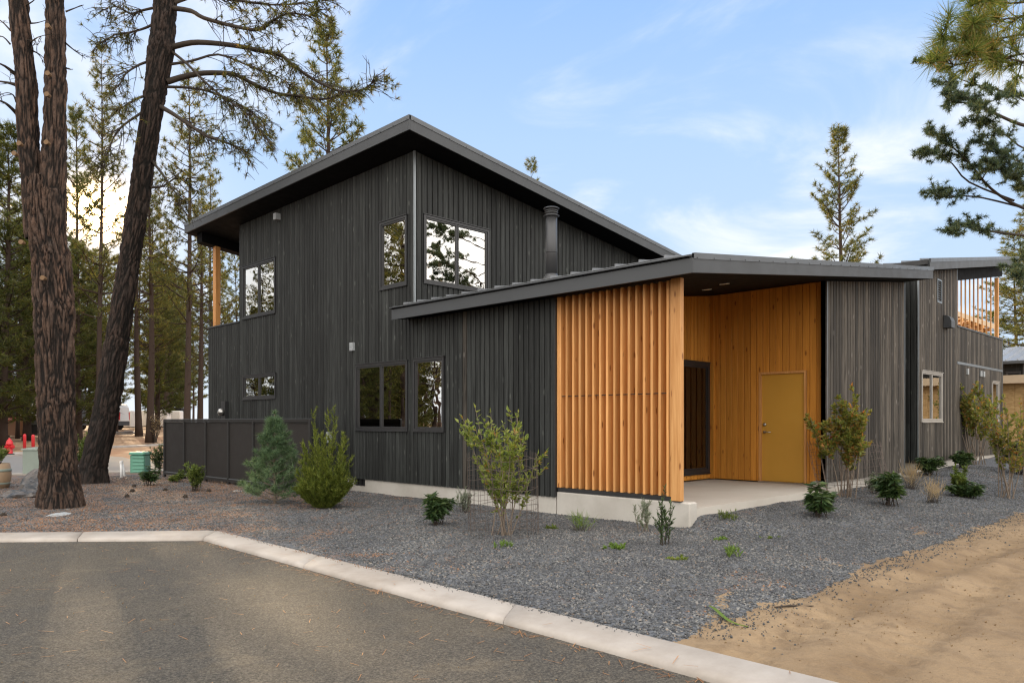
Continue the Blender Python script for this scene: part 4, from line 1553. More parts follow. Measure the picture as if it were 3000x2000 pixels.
G = lambda zt, x, y: zt - ground_z(x, y)
plant_tree('tall', 3.98, 37.93, 21.3, 'tall slim pine right in front of the low sun', wide=.8)
plant_tree('spire', 6.71, 52.21, 22.9, 'thin pine just left of the sun, seen beside the twin-trunked pine', wide=.85)
plant_tree('tall', 6.42, 32.65, 19.6, 'straight pine behind the left end of the fence, nearest the balcony post', wide=1.0, rz=1.0)
plant_tree('bare', 8.43, 43.39, 17.4, 'leaning bare-stemmed pine with a pale string tied round its trunk')
plant_tree('bare', 11.17, 53.39, 18.4, 'slender pine left of the leaning string-tied pine', rz=2.0)
plant_tree('bare', 13.99, 49.14, 17.1, 'red-barked pine half hidden behind the black balcony corner', rz=4.0)
plant_tree('spire', 15.05, 33.9, 25.0, 'tall golden pine rising behind the ridge of the black house', wide=1.05)
plant_tree('gold', 16.69, 39.34, 20.4, 'shorter golden pine left of the tall one behind the roof', wide=.9)
plant_tree('spire', 51.7, 18.35, 24.2, 'lone slim pine standing above the low porch roof', wide=1.1, rz=.6)
plant_tree('gold', 41.68, 42.59, 25.0, 'pine of which only the tip shows over the sloping roof edge', wide=.8)
plant_tree('bushy', .46, 41.47, 17.0, 'dark pine at the left edge behind the twin-trunked pine', wide=1.0)
plant_tree('bushy', 3.73, 52.37, 14.5, 'bushy low-branched pine beside the brown tool chest', wide=1.2)
plant_tree('open', 7.77, 62.48, 23.3, 'tall pine between the two big trunks, farther back')
plant_tree('gold', 44.59, 4.23, 14.9, 'yellow-green pine at the right edge above the strand-board house', wide=1.5)
plant_tree('gold', 61.45, 8.56, 15.8, 'pale golden pine behind the pale metal roof', wide=1.6)
plant_tree('open', 51.03, 4.85, 17.5, 'open-branched golden pine beyond the balcony slats', wide=1.3)
plant_tree('bushy', -2.6, 38.5, 15.5, 'dark full pine at the far left edge, nearer than its neighbours', wide=1.1)
plant_tree('bushy', 5.6, 47.5, 12.5, 'green low-branched pine seen between the two big trunks', wide=1.05)
far_l = [(17.56, 55.48, 22, 'tall'), (24.82, 66.62, 19, 'gold'), (12.5, 62.0, 20, 'gold'), (12.88, 70.43, 24, 'open'), (1.5, 60.5, 19, 'bushy'), (-4.5, 52.0, 17, 'bushy'), (-2.0, 46.0, 18, 'open'),
         (4.4, 57.0, 18, 'gold'), (9.2, 74.0, 20, 'gold'), (17.0, 80.0, 20, 'gold'), (-9.0, 58.0, 20, 'tall'), (22.5, 78.0, 22, 'bare'), (5.8, 82.0, 22, 'bushy'), (28.5, 92.0, 20, 'gold'),
         (15.0, 95.0, 22, 'bushy'), (-3.5, 70.0, 22, 'tall'), (20.5, 60.5, 15, 'gold'), (9.5, 64.0, 14, 'bushy'), (1.0, 54.0, 15, 'bushy'), (12.2, 84.0, 16, 'gold'), (-16, 50, 18, 'open'), (33, 108, 22, 'bushy'), (22, 104, 20, 'gold'), (40, 118, 24, 'bushy'), (8, 98, 20, 'bushy'), (14, 73, 15, 'bushy'), (19, 71, 17, 'bushy'), (25, 84, 18, 'bushy'), (31, 99, 20, 'bushy'), (11.5, 91, 18, 'gold'), (3.5, 66, 14, 'bushy'), (-1, 63, 14, 'bushy'), (-7, 64, 16, 'bushy'), (6.5, 70, 20, 'open'), (16, 67, 21, 'open'), (28, 82, 22, 'open'), (-6, 47, 11, 'bushy'), (36, 104, 21, 'gold'), (13.6, 57.5, 19, 'open'), (18.9, 89, 22, 'open')]
for (x, y, h, kd) in far_l:
    v_ = Vector((x + 9.1, y + 5.62, 0))
    d_ = v_.dot(FWD)
    px_ = 1500 + 2228 * v_.dot(Vector((.7055, -.7087, 0))) / d_
    if abs(px_ - 300) < 95:                                # the low sun shines through a gap here: only lower trees stand in it
        h = min(h, .235 * d_)
    if px_ < 105:
        lb_, gp_ = 'far pine standing left of the twin-trunked pine', 'far pines left of the twin trunk'
    elif px_ < 330:
        lb_, gp_ = 'far pine seen between the twin-trunked pine and the leaning pine', 'far pines between the big trunks'
    elif px_ < 620:
        lb_, gp_ = 'far backlit pine seen between the leaning pine and the black house', 'far pines left of the house'
    else:
        lb_, gp_ = 'far pine standing behind the black house', 'far pines behind the house'
    plant_tree(kd, x, y, h, lb_, gp_)
# woods round the other sides of the lot: they show in the window panes and shade the yard
for (x, y, h, kd) in [(-14, 24, 20, 'tall'), (-20, 33, 22, 'open'), (-9, 38, 20, 'tall'), (-24, 22, 19, 'spire'), (-30, 30, 22, 'open'), (-17, 42, 22, 'tall'), (-34, 18, 21, 'tall'), (-28, 42, 24, 'open'), (-12, 30, 14, 'bushy'), (-22, 27, 12, 'bushy'), (-38, 34, 13, 'bushy'), (-40, 8, 20, 'open'), (-44, 24, 22, 'gold'), (-30, 55, 24, 'tall'), (-13, 26, 11, 'gold'), (-16, 29, 13, 'open'), (-19, 36, 14, 'gold'), (-11, 34, 12, 'gold'), (-25, 36, 15, 'gold'), (-15, 36, 10, 'open'), (-28, 25, 14, 'gold'), (-21, 45, 16, 'gold'), (-33, 47, 16, 'gold'), (-18, 22, 10, 'open'), (-63, 115, 23, 'tall'), (-77, 111, 19, 'gold'), (-31, 107, 22, 'tall'), (-45, 103, 18, 'gold'), (-59, 99, 21, 'tall'), (-73, 95, 24, 'gold'), (-27, 91, 20, 'tall'), (-41, 87, 23, 'gold'), (-55, 83, 19, 'tall'), (-69, 79, 22, 'gold'), (-83, 75, 18, 'tall'), (-37, 71, 21, 'gold'), (-51, 67, 24, 'tall'), (-65, 63, 20, 'gold'), (-79, 114, 23, 'tall'), (-33, 110, 19, 'gold'), (-47, 106, 22, 'tall'), (-9.5, 24, 9, 'gold'), (-11.9, 25.6, 8.0, 'bushy'), (-12.9, 26.9, 8.0, 'gold'), (-17.2, 32.8, 9.8, 'bushy'), (-15.6, 32.7, 7.4, 'open'), (-16.7, 31.6, 7.1, 'bushy'), (-21.0, 37.5, 10.0, 'gold'), (-21.7, 35.2, 7.5, 'bushy'), (-22.3, 39.9, 10.3, 'open'), (-24.5, 37.5, 9.0, 'bushy'), (-24.9, 41.5, 6.9, 'gold'), (-25.4, 40.5, 10.7, 'bushy'), (-28.2, 44.8, 7.5, 'open'), (-29.6, 46.4, 10.4, 'bushy'), (-30.6, 47.6, 8.1, 'gold'), (-30.9, 48.6, 6.8, 'bushy'), (-31.0, 52.4, 6.2, 'open'), (-31.2, 52.8, 7.4, 'bushy'), (-34.4, 53.3, 7.7, 'gold'), (-37.5, 53.2, 8.1, 'bushy'), (-35.6, 57.3, 7.4, 'open'), (-37.4, 59.5, 7.6, 'bushy'), (-39.5, 61.9, 6.5, 'gold'), (-38.7, 59.4, 9.8, 'bushy'), (-42.2, 60.9, 7.7, 'open'), (-10.2, 30.3, 6.1, 'bushy'), (-10.5, 33.7, 7.7, 'open'), (-14.3, 31.6, 6.9, 'bushy'), (-14.6, 35.0, 4.5, 'open'), (-18.4, 41.6, 7.7, 'bushy'), (-18.6, 36.2, 5.3, 'open'), (-22.4, 42.9, 4.5, 'bushy'), (-22.7, 46.2, 6.1, 'open'), (-26.4, 44.2, 5.3, 'bushy'), (-26.7, 47.5, 6.9, 'open'), (-30.5, 45.4, 6.1, 'bushy'), (-30.8, 48.8, 7.7, 'open'), (-34.6, 55.4, 6.9, 'bushy'), (-34.8, 50.0, 4.5, 'open'), (-38.6, 56.7, 7.7, 'bushy'), (-38.8, 60.1, 5.3, 'open'), (-42.6, 58.0, 4.5, 'bushy')]:
    plant_tree(kd, x, y, h, 'pine of the woods on the street side, seen only in the window panes', 'pines outside the frame')

# ---- the three big foreground pines
def bark_tube(m, A, path, rad, nseg, nz, seed, flare=0.0, depth=0.045):
    """a trunk with furrowed bark: plates stand proud, furrows are cut in; A collects the plate height for the material"""
    pts = [Vector(p) for p in path]
    L = [0.0]
    for a, b in zip(pts, pts[1:]):
        L.append(L[-1] + (b - a).length)
    base = len(m.v)
    for i in range(nz + 1):
        s = L[-1] * i / nz
        j = max(0, min(len(pts) - 2, next((q for q in range(len(pts) - 1) if L[q + 1] >= s), len(pts) - 2)))
        f = (s - L[j]) / max(1e-6, L[j + 1] - L[j])
        f2 = f * f * (3 - 2 * f) * .5 + f * .5
        c = pts[j].lerp(pts[j + 1], f2)
        rr = rad[j] + (rad[j + 1] - rad[j]) * f2
        for q in range(nseg):
            a = 2 * math.pi * q / nseg
            ca, sa = math.cos(a), math.sin(a)
            p = Vector((ca * rr * 8.0, sa * rr * 8.0, s * 1.0 + seed * 10))
            p += Vector((mnoise.noise(p * 1.3), mnoise.noise(p * 1.3 + Vector((9, 0, 0))), mnoise.noise(p * .9 + Vector((0, 9, 0))))) * .42
            p += Vector((mnoise.noise(p * 4.3), mnoise.noise(p * 4.3 + Vector((9, 0, 0))), mnoise.noise(p * 3.1 + Vector((0, 9, 0))))) * .15
            d = mnoise.voronoi(Vector((p.x * 1.7, p.y * 1.7, p.z * 2.7)))[0]
            d2 = mnoise.voronoi(Vector((p.x * 4.2 + 5, p.y * 4.2, p.z * 5.5)))[0]
            h = min(1.0, max(0.0, (d[1] - d[0]) * 2.0)) * .6 + min(1.0, (d2[1] - d2[0]) * 2.2) * .28 + .12 * (0.5 + .5 * mnoise.noise(p * 7))
            lump = 0.05 * mnoise.noise(Vector((ca * 1.2, sa * 1.2, s * .8 + seed)))
            fl = flare * math.exp(-s * 2.6) * (1 + .5 * math.sin(a * 5 + seed))
            r2 = rr * (1 + lump) + fl + depth * (h - .75)
            m.v.append((c.x + ca * r2, c.y + sa * r2, c.z))
            A.append(h)
    for i in range(nz):
        for q in range(nseg):
            a, b = base + i * nseg + q, base + i * nseg + (q + 1) % nseg
            m.f.append((a, b, b + nseg, a + nseg))


def bark_mesh(m, A, mat):
    me = m.mesh('trunk', mat, True)
    at = me.attributes.new('bark', 'FLOAT', 'POINT')
    at.data.foreach_set('value', A)
    return me


T1_MAIN = [((-5.29, 9.12, -.40), 0.324), ((-5.31, 9.14, 0.0), 0.302), ((-5.33, 9.16, .4), 0.302), ((-5.35, 9.18, 1.53), 0.304), ((-5.38, 9.21, 3.22), 0.320), ((-5.43, 9.26, 4.06), 0.310), ((-5.5, 9.33, 4.81), 0.270), ((-5.53, 9.36, 5.41), 0.216)]
T1_LEFT = [((-5.60, 9.43, 4.35), 0.177), ((-5.64, 9.47, 5.17), 0.177), ((-5.69, 9.52, 5.94), 0.175), ((-5.72, 9.55, 7.06), 0.169), ((-5.77, 9.61, 7.76), 0.166), ((-5.82, 9.65, 8.47), 0.160), ((-5.93, 9.77, 9.64), 0.140), ((-6.1, 9.95, 11.5), 0.116), ((-6.4, 10.2, 16), 0.047)]
T1_RIGHT = [((-5.40, 9.23, 4.1), 0.223), ((-5.40, 9.23, 5.17), 0.219), ((-5.38, 9.21, 5.94), 0.197), ((-5.36, 9.19, 7.06), 0.175), ((-5.37, 9.2, 8.47), 0.158), ((-5.35, 9.18, 9.64), 0.144), ((-5.34, 9.17, 11.11), 0.121), ((-5.3, 9.1, 17), 0.047)]
m, A = MB(), []
bark_tube(m, A, [p for p, _ in T1_MAIN], [r for _, r in T1_MAIN], 160, 300, 1, .10, .07)
bark_tube(m, A, [p for p, _ in T1_LEFT], [r for _, r in T1_LEFT], 84, 220, 2, 0, .05)
bark_tube(m, A, [p for p, _ in T1_RIGHT], [r for _, r in T1_RIGHT], 84, 220, 3, 0, .055)
t1 = thing('pine_tree', 'big twin-trunked pine with thick furrowed reddish bark at the left', 'tree', (-5.29, 9.12, -.3))
off = Vector((5.29, -9.12, .3))
m.v = [tuple(Vector(v) + off) for v in m.v]
link('trunk', bark_mesh(m, A, M['bark']), t1)
T1B = [[(-5.83, 9.66, 6.5), (-5.98, 9.53, 6.56), (-6.13, 9.4, 6.56), (-6.42, 9.4, 6.56)], [(-5.84, 9.67, 7.0), (-5.97, 9.73, 7.02), (-6.19, 9.88, 7.04)], [(-5.86, 9.7, 7.2), (-6.06, 9.4, 7.16), (-6.28, 9.12, 7.08)],
       [(-5.91, 9.75, 7.94), (-5.99, 10.11, 8.22), (-6.12, 10.52, 8.39)], [(-5.84, 9.67, 6.7), (-5.9, 9.59, 6.78), (-6.0, 9.55, 6.78), (-6.11, 9.52, 6.7)], [(-5.67, 9.5, 8.06), (-5.56, 9.53, 8.12), (-5.4, 9.52, 8.23)],
       [(-5.67, 9.51, 7.73), (-5.64, 9.18, 7.71), (-5.61, 8.87, 7.65)], [(-5.64, 9.48, 7.59), (-5.49, 9.68, 7.65), (-5.34, 9.88, 7.66)], [(-5.24, 9.07, 8.26), (-5.11, 9.01, 8.35), (-4.99, 8.96, 8.43)],
       [(-5.24, 9.07, 7.72), (-5.02, 9.35, 7.76), (-4.78, 9.6, 7.79)], [(-5.23, 9.06, 7.29), (-5.14, 9.19, 7.34), (-5.06, 9.32, 7.41)], [(-5.75, 9.58, 8.35), (-5.67, 9.36, 8.38), (-5.59, 9.14, 8.47)], [(-5.91, 9.75, 7.7), (-6.01, 9.77, 7.8), (-6.12, 9.82, 7.8)]]
rb = random.Random(5)


def limbs(branches, r_of, off, twig_n, twig_len, droop, tuft_p, needle, tw, tk, parent, mats, nm=('limbs', 'crown'), sub=True, seed=3, spread=.6, along_t=0.0, tstart=.25, fat=1.0):
    """limbs given as polylines, with twigs that branch again and carry needle tufts"""
    r = random.Random(seed)
    w = MB()
    P, Dv = [], []
    for bi, br in enumerate(branches):
        br = [Vector(p) + off for p in br]
        pts = [br[0]]
        for i in range(len(br) - 1):                     # smooth the polyline
            p0, p1, p2, p3 = br[max(0, i - 1)], br[i], br[i + 1], br[min(len(br) - 1, i + 2)]
            for s in (.33, .67, 1.0):
                pts.append(.5 * ((2 * p1) + (p2 - p0) * s + (2 * p0 - 5 * p1 + 4 * p2 - p3) * s * s + (3 * p1 - p0 - 3 * p2 + p3) * s ** 3))
        R0 = r_of(bi)
        n = len(pts)
        w.tube(pts, [max(.006, R0 * (1 - .85 * i / (n - 1))) for i in range(n)], 7, False)
        Lb = sum((b - a).length for a, b in zip(pts, pts[1:]))
        nt = int(twig_n * Lb)
        for _ in range(nt):
            f = r.uniform(tstart, 1.0)
            i = min(n - 2, int(f * (n - 1)))
            q = pts[i].lerp(pts[i + 1], f * (n - 1) - i)
            d = (pts[i + 1] - pts[i]).normalized()
            v = Vector((r.gauss(0, 1), r.gauss(0, 1), r.gauss(0, .6))).normalized()
            dv = (d * .8 + v * .75).normalized()
            L = twig_len * r.uniform(.35, 1.25) * (1.15 - .5 * f)
            c = curve(q, dv, L, 5, droop * r.uniform(.3, 1.5), .28, r)
            w.tube(c, [.0085 * fat, .0075 * fat, .006 * fat, .005 * fat, .004 * fat, .003 * fat], 3, False)
            if r.random() < tuft_p:
                P.append(c[-1])
                Dv.append(c[-1] - c[-2])
            if along_t:
                for j in range(1, 5):
                    if r.random() < along_t:
                        P.append(c[j].lerp(c[j + 1], r.random()))
                        Dv.append(c[j + 1] - c[j])
            if sub:
                for _2 in range(r.choice((1, 2, 3))):
                    j = r.choice((1, 2, 3, 4))
                    v = Vector((r.gauss(0, 1), r.gauss(0, 1), r.gauss(0, .7))).normalized()
                    c2 = curve(c[j], ((c[j + 1] - c[j]).normalized() * .6 + v * .8).normalized(), L * r.uniform(.2, .5), 3, droop * .6, .3, r)
                    w.tube(c2, [.0055 * fat, .0045 * fat, .0035 * fat, .0025 * fat], 3, False)
                    if r.random() < tuft_p:
                        P.append(c2[-1])
                        Dv.append(c2[-1] - c2[-2])
                    if along_t and r.random() < along_t:
                        P.append(c2[1])
                        Dv.append(c2[2] - c2[1])
        if tuft_p > 0:
            P.append(pts[-1])
            Dv.append(pts[-1] - pts[-2])
    if w.v:
        w.build(nm[0], mats[0], parent, True, kind='stuff')
    if P:
        V = tufts(P, Dv, tk, needle, tw, spread, np.random.default_rng(seed), needle * .35)
        link(nm[1], tri_mesh(nm[1], V, mats[1]), parent, kind='stuff')


limbs(T1B, lambda i: .034 if i < 3 else .016, off, 5, .35, -.2, 0.0, .1, .01, 1, t1, (M['twig'], None), seed=21)
# upper crown, above the frame
up1 = [curve((-5.3 + .4 * math.cos(a), 9.2 + .4 * math.sin(a), z), (math.cos(a), math.sin(a), .2), 2.4, 4, .1) for a, z in [(i * 2.4, 11.5 + .35 * i) for i in range(15)]]
limbs(up1, lambda i: .03, off, 7, .7, .1, .9, .17, .02, 14, t1, (M['twig'], M['needle_dark']), ('upper_limbs', 'crown'), seed=22)
for bx in ((-5.49, 8.97, 7.84), (-5.49, 8.96, 7.04), (-5.50, 8.97, 6.69), (-5.51, 8.96, 5.88), (-5.84, 9.25, 5.85), (-5.90, 9.30, 5.68), (-5.82, 9.21, 4.20), (-5.57, 8.94, 3.60)):
    # sawn branch stubs that face the camera
    m = MB()
    b = Vector(bx)
    d = Vector((-.71, -.70, .05))
    m.tube([b - d * -.10, b + d * .012], [.042, .030], 9)
    s_ = m.build('branch_stub', M['stub'], t1)
    s_.data.transform(Matrix.Translation(off))

T2P = [((-3.28, 14.33, -.40), .33), ((-3.27, 14.32, .1), .30), ((-3.08, 14.13, 1.26), .30), ((-2.86, 13.91, 3.21), .275), ((-2.65, 13.7, 5.16), .245), ((-2.57, 13.62, 5.82), .25), ((-2.41, 13.46, 7.39), .245), ((-2.24, 13.28, 8.95), .258), ((-2.12, 13.17, 10.12), .30), ((-2.05, 13.1, 11.29), .265), ((-1.99, 13.04, 12.52), .22), ((-1.91, 12.96, 14.56), .155), ((-1.8, 12.9, 19), .05)]
m, A = MB(), []
bark_tube(m, A, [p for p, _ in T2P], [r for _, r in T2P], 90, 420, 6, .09, .06)
t2 = thing('pine_tree', 'dark leaning pine with long drooping limbs reaching over the black roof', 'tree', (-3.28, 14.33, -.3))
off2 = Vector((3.28, -14.33, .3))
m.v = [tuple(Vector(v) + off2) for v in m.v]
link('trunk', bark_mesh(m, A, M['bark_dark']), t2)
T2B = {'b1': [(-1.95, 12.85, 11.03), (-1.74, 12.36, 10.86), (-1.61, 11.95, 10.59), (-1.19, 11.24, 10.29), (-0.89, 10.66, 10.11), (-0.77, 10.25, 10.22), (-0.6, 9.8, 10.27), (-0.41, 9.32, 10.12), (-0.38, 9.01, 10.13)],
       'b1b': [(-1.91, 12.95, 11.21), (-1.4, 12.81, 11.52), (-0.69, 12.47, 11.58), (0.08, 12.06, 11.6), (0.76, 11.75, 11.76), (1.39, 11.49, 12.01)],
       'b2': [(-1.96, 13.01, 10.15), (-1.65, 12.58, 10.22), (-1.33, 12.14, 10.17), (-0.93, 11.61, 10.05), (-0.51, 11.08, 9.88), (-0.28, 10.73, 9.74), (-0.18, 10.51, 9.52), (0.08, 10.13, 9.18), (0.3, 9.79, 8.94), (0.5, 9.47, 8.78), (0.74, 9.11, 8.76), (0.87, 8.87, 8.84), (0.91, 8.71, 8.95)],
       'b3': [(-2.02, 13.07, 9.33), (-1.7, 12.86, 9.49), (-1.33, 12.6, 9.61), (-0.88, 12.26, 9.64), (-0.67, 12.16, 9.61), (-0.35, 11.95, 9.43), (0.07, 11.65, 9.26), (0.48, 11.35, 9.23), (0.96, 10.97, 9.18), (1.31, 10.74, 9.34), (1.6, 10.56, 9.47)],
       'b4': [(-2.22, 13.27, 8.8), (-2.04, 12.8, 8.51), (-1.84, 12.32, 8.17), (-1.63, 11.82, 7.82), (-1.42, 11.33, 7.6), (-1.26, 10.89, 7.39), (-1.2, 10.54, 7.19)],
       'b5': [(-1.96, 13.01, 10.07), (-1.76, 12.52, 9.65), (-1.56, 12.03, 9.15), (-1.31, 11.5, 8.67), (-1.07, 10.97, 8.27), (-0.94, 10.56, 7.8), (-0.87, 10.21, 7.42)],
       'b6': [(-2.02, 13.07, 9.74), (-1.5, 12.96, 9.96), (-0.9, 12.79, 10.27), (-0.28, 12.59, 10.16), (0.35, 12.39, 10.04), (0.81, 12.35, 9.91), (1.15, 12.43, 9.59)],
       'b7': [(-2.08, 13.13, 9.21), (-1.57, 12.98, 9.3), (-1.05, 12.83, 9.31), (-0.52, 12.66, 9.17), (-0.1, 12.61, 9.02), (0.24, 12.63, 8.82)],
       'l1': [(-2.37, 13.41, 8.68), (-2.57, 13.34, 8.47), (-2.85, 13.34, 8.19), (-3.06, 13.26, 7.93), (-3.24, 13.16, 7.57), (-3.39, 13.02, 7.19), (-3.54, 12.89, 6.96)],
       'l2': [(-2.14, 13.18, 10.8), (-2.31, 13.58, 10.71), (-2.51, 14.01, 10.68), (-2.75, 14.48, 10.69), (-2.85, 14.8, 10.63), (-2.93, 15.12, 10.63)],
       'l3': [(-2.31, 13.36, 9.82), (-2.55, 13.35, 9.66), (-2.84, 13.39, 9.37), (-3.01, 13.32, 9.02), (-3.18, 13.24, 8.82)],
       'l4': [(-2.37, 13.41, 9.0), (-2.69, 13.17, 8.75), (-2.99, 12.91, 8.43), (-3.27, 12.62, 8.2)],
       'l5': [(-2.14, 13.18, 11.13), (-2.35, 13.68, 11.15), (-2.51, 14.13, 11.18), (-2.68, 14.58, 11.45), (-2.85, 15.04, 11.48)],
       'r5': [(-2.28, 13.33, 7.45), (-2.2, 12.91, 7.05), (-2.09, 12.48, 6.58), (-2.02, 12.07, 6.27)],
       'r6': [(-2.31, 13.36, 6.8), (-1.98, 13.4, 6.92), (-1.64, 13.44, 7.21), (-1.29, 13.47, 7.13)]}
names = list(T2B)
limbs(list(T2B.values()), lambda i: {'b2': .07, 'b3': .075, 'b1': .06, 'b4': .06, 'b1b': .05}.get(names[i], .036), off2, 19, .80, -.60, .40, .135, .016, 16, t2, (M['twig'], M['needle_far']), seed=31, fat=1.5)
up2 = [curve((-2.0, 13.05, z), (math.cos(a), math.sin(a), .2), 2.6, 4, .1) for a, z in [(i * 2.4, 11.9 + .3 * i) for i in range(16)]]
limbs(up2, lambda i: .035, off2, 8, .8, -.2, .7, .14, .013, 15, t2, (M['twig'], M['needle_far']), ('upper_limbs', 'crown'), seed=32)

# right edge: a near pine with long needles, and a dark conifer behind it; both trunks stand just outside the frame
t3 = thing('pine_tree', 'near pine with long bright needles reaching in at the top right corner', 'tree', (2.15, -4.15, -.3))
m, A = MB(), []
bark_tube(m, A, [(0, 0, -.1), (.02, 0, 2), (0, .03, 5), (0, 0, 9), (0, 0, 12)], [.20, .17, .14, .09, .03], 48, 120, 9, .04, .03)
link('trunk', bark_mesh(m, A, M['bark']), t3)
off3 = Vector((-2.15, 4.15, .3))
RN = [[(2.05, -4.0, 5.80), (1.81, -3.82, 5.83), (1.46, -3.58, 5.75), (1.17, -3.4, 5.66), (0.85, -3.2, 5.56), (0.57, -3.03, 5.56), (0.42, -2.99, 5.59)], [(2.05, -4.0, 6.1), (1.78, -3.79, 6.08), (1.37, -3.57, 5.92), (0.96, -3.35, 5.81), (0.67, -3.25, 5.69)],
      [(2.05, -4.0, 5.4), (1.78, -3.79, 5.43), (1.34, -3.54, 5.41), (0.93, -3.32, 5.46), (0.62, -3.19, 5.36)], [(2.05, -4.0, 5.7), (1.78, -3.79, 5.63), (1.32, -3.47, 5.48), (0.93, -3.22, 5.38), (0.65, -3.08, 5.29), (0.41, -2.99, 5.28)],
      [(2.05, -4.0, 6.25), (1.72, -3.74, 6.2), (1.28, -3.48, 6.08), (0.91, -3.29, 6.07), (0.64, -3.22, 5.9)]]
limbs(RN, lambda i: .018, off3, 11, .26, .35, .95, .24, .009, 60, t3, (M['twig'], M['needle_near']), seed=41, spread=.5, sub=False, tstart=.35)
up3 = [curve((2.15, -4.15, z), (math.cos(a), math.sin(a), .25), 1.9 - .1 * i, 4, .2) for i, (a, z) in enumerate([(2.2 + i * 2.4, 6.4 + .4 * i) for i in range(12)])]
lo3 = [curve((2.15, -4.15, z), (math.cos(a), math.sin(a), .1), 1.5, 4, .2) for a, z in [(-.3, 4.6), (-1.2, 5.0), (-2.0, 5.5), (.2, 5.8), (-.8, 3.9)]]
limbs(up3 + lo3, lambda i: .02, off3, 9, .4, .3, .95, .20, .008, 40, t3, (M['twig'], M['needle_near']), ('upper_limbs', 'crown'), seed=42, spread=.5, sub=False)

t4 = thing('conifer_tree', 'dark conifer with flat green sprays reaching in at the right edge above the rear house', 'tree', (10.9, -2.75, -.1))
m, A = MB(), []
bark_tube(m, A, [(0, 0, -.1), (.02, 0, 2), (0, .03, 5), (0, 0, 9), (0, 0, 13)], [.24, .20, .16, .10, .03], 48, 120, 12, .04, .03)
link('trunk', bark_mesh(m, A, M['bark_dark']), t4)
off4 = Vector((-10.9, 2.75, .1))
RJ = [[(10.14, -2.27, 7.34), (9.39, -1.99, 7.32), (8.71, -1.78, 7.36), (8.09, -1.62, 7.4), (7.47, -1.48, 7.46), (6.91, -1.39, 7.51), (6.43, -1.38, 7.52)], [(10.14, -2.27, 6.99), (9.25, -2.08, 6.77), (8.42, -1.96, 6.83), (7.6, -1.85, 6.83), (6.85, -1.8, 6.77)],
      [(10.8, -2.67, 5.35), (10.35, -2.47, 5.48), (9.5, -2.03, 5.61), (8.87, -1.8, 5.74), (8.3, -1.63, 5.93), (7.78, -1.52, 6.17), (7.23, -1.37, 6.4), (6.68, -1.22, 6.56), (6.23, -1.18, 6.61)], [(9.28, -1.9, 5.75), (8.46, -1.29, 6.08), (7.66, -1.19, 6.29), (6.87, -1.11, 6.31), (6.19, -1.13, 6.17)],
      [(9.59, -2.05, 5.62), (8.66, -1.49, 5.76), (7.8, -1.34, 5.65), (7.01, -1.25, 5.47), (6.32, -1.26, 5.45)], [(10.8, -2.67, 5.1), (10.24, -2.37, 5.05), (9.37, -2.06, 5.02), (8.51, -1.76, 4.99), (7.76, -1.58, 4.96), (7.08, -1.46, 4.92), (6.54, -1.49, 4.69)],
      [(10.8, -2.67, 6.35), (10.19, -2.32, 6.34), (9.05, -2.12, 6.13), (7.98, -1.99, 6.04), (6.98, -1.93, 6.01)], [(10.8, -2.67, 7.6), (10.24, -2.37, 7.63), (9.3, -2.13, 7.71), (8.47, -2.0, 7.63), (7.6, -1.85, 7.29), (6.9, -1.84, 6.96)],
      [(10.8, -2.67, 6.8), (10.24, -2.37, 6.7), (9.05, -2.12, 6.4), (7.94, -1.94, 6.44), (6.9, -1.84, 6.39)], [(10.8, -2.67, 5.8), (10.24, -2.37, 5.84), (9.1, -2.17, 5.85), (8.07, -2.08, 6.11), (7.16, -2.11, 6.2)], [(8.09, -1.62, 7.4), (7.8, -1.45, 7.45), (7.29, -1.29, 7.36), (6.41, -1.35, 7.24)],
      [(10.8, -2.67, 4.6), (10.29, -2.42, 4.62), (9.1, -2.17, 4.61), (8.17, -2.18, 4.2), (7.43, -2.38, 3.88)]]
limbs(RJ, lambda i: .040 if i in (0, 2, 5) else .022, off4, 7, .42, .35, .9, .095, .011, 26, t4, (M['twig'], M['spray_dark']), seed=51, spread=.7, along_t=.5, tstart=.45, fat=1.2)
up4 = [curve((10.9, -2.75, z), (math.cos(a), math.sin(a), .2), 3.2 - .14 * i, 4, .2) for i, (a, z) in enumerate([(2.0 + i * 2.4, 8.0 + .6 * i) for i in range(7)])]
limbs(up4[:3], lambda i: .03, off4, 5, .5, .3, .9, .10, .03, 18, t4, (M['twig'], M['spray_dark']), ('upper_limbs', 'crown'), seed=52, spread=.8, along_t=.7)

# ------------------------------------------------------------------ shrubs and small plants
def leaf_quads(P, Dv, size, wid, g, curl=.25):
    """pointed leaves, each folded along its midrib: two quads per leaf"""
    P, Dv = np.asarray(P, float).reshape(-1, 3), unit(np.asarray(Dv, float).reshape(-1, 3))
    n = len(P)
    ln = size * (0.65 + .7 * g.random((n, 1)))
    nrm = unit(g.normal(size=(n, 3)) * .55 + np.array([0, 0, 1.0]))
    side = unit(np.cross(Dv, nrm))
    nrm = np.cross(side, Dv)
    w = wid * ln / size
    a = P
    t = P + Dv * ln - nrm * ln * curl * .5
    mid = P + Dv * ln * .45 - nrm * w * .18
    l, r_ = P + Dv * ln * .42 + side * w / 2 + nrm * w * .10, P + Dv * ln * .42 - side * w / 2 + nrm * w * .10
    V = np.stack([a, l, t, mid, a, mid, t, r_], axis=1)
    return V.reshape(-1, 3)


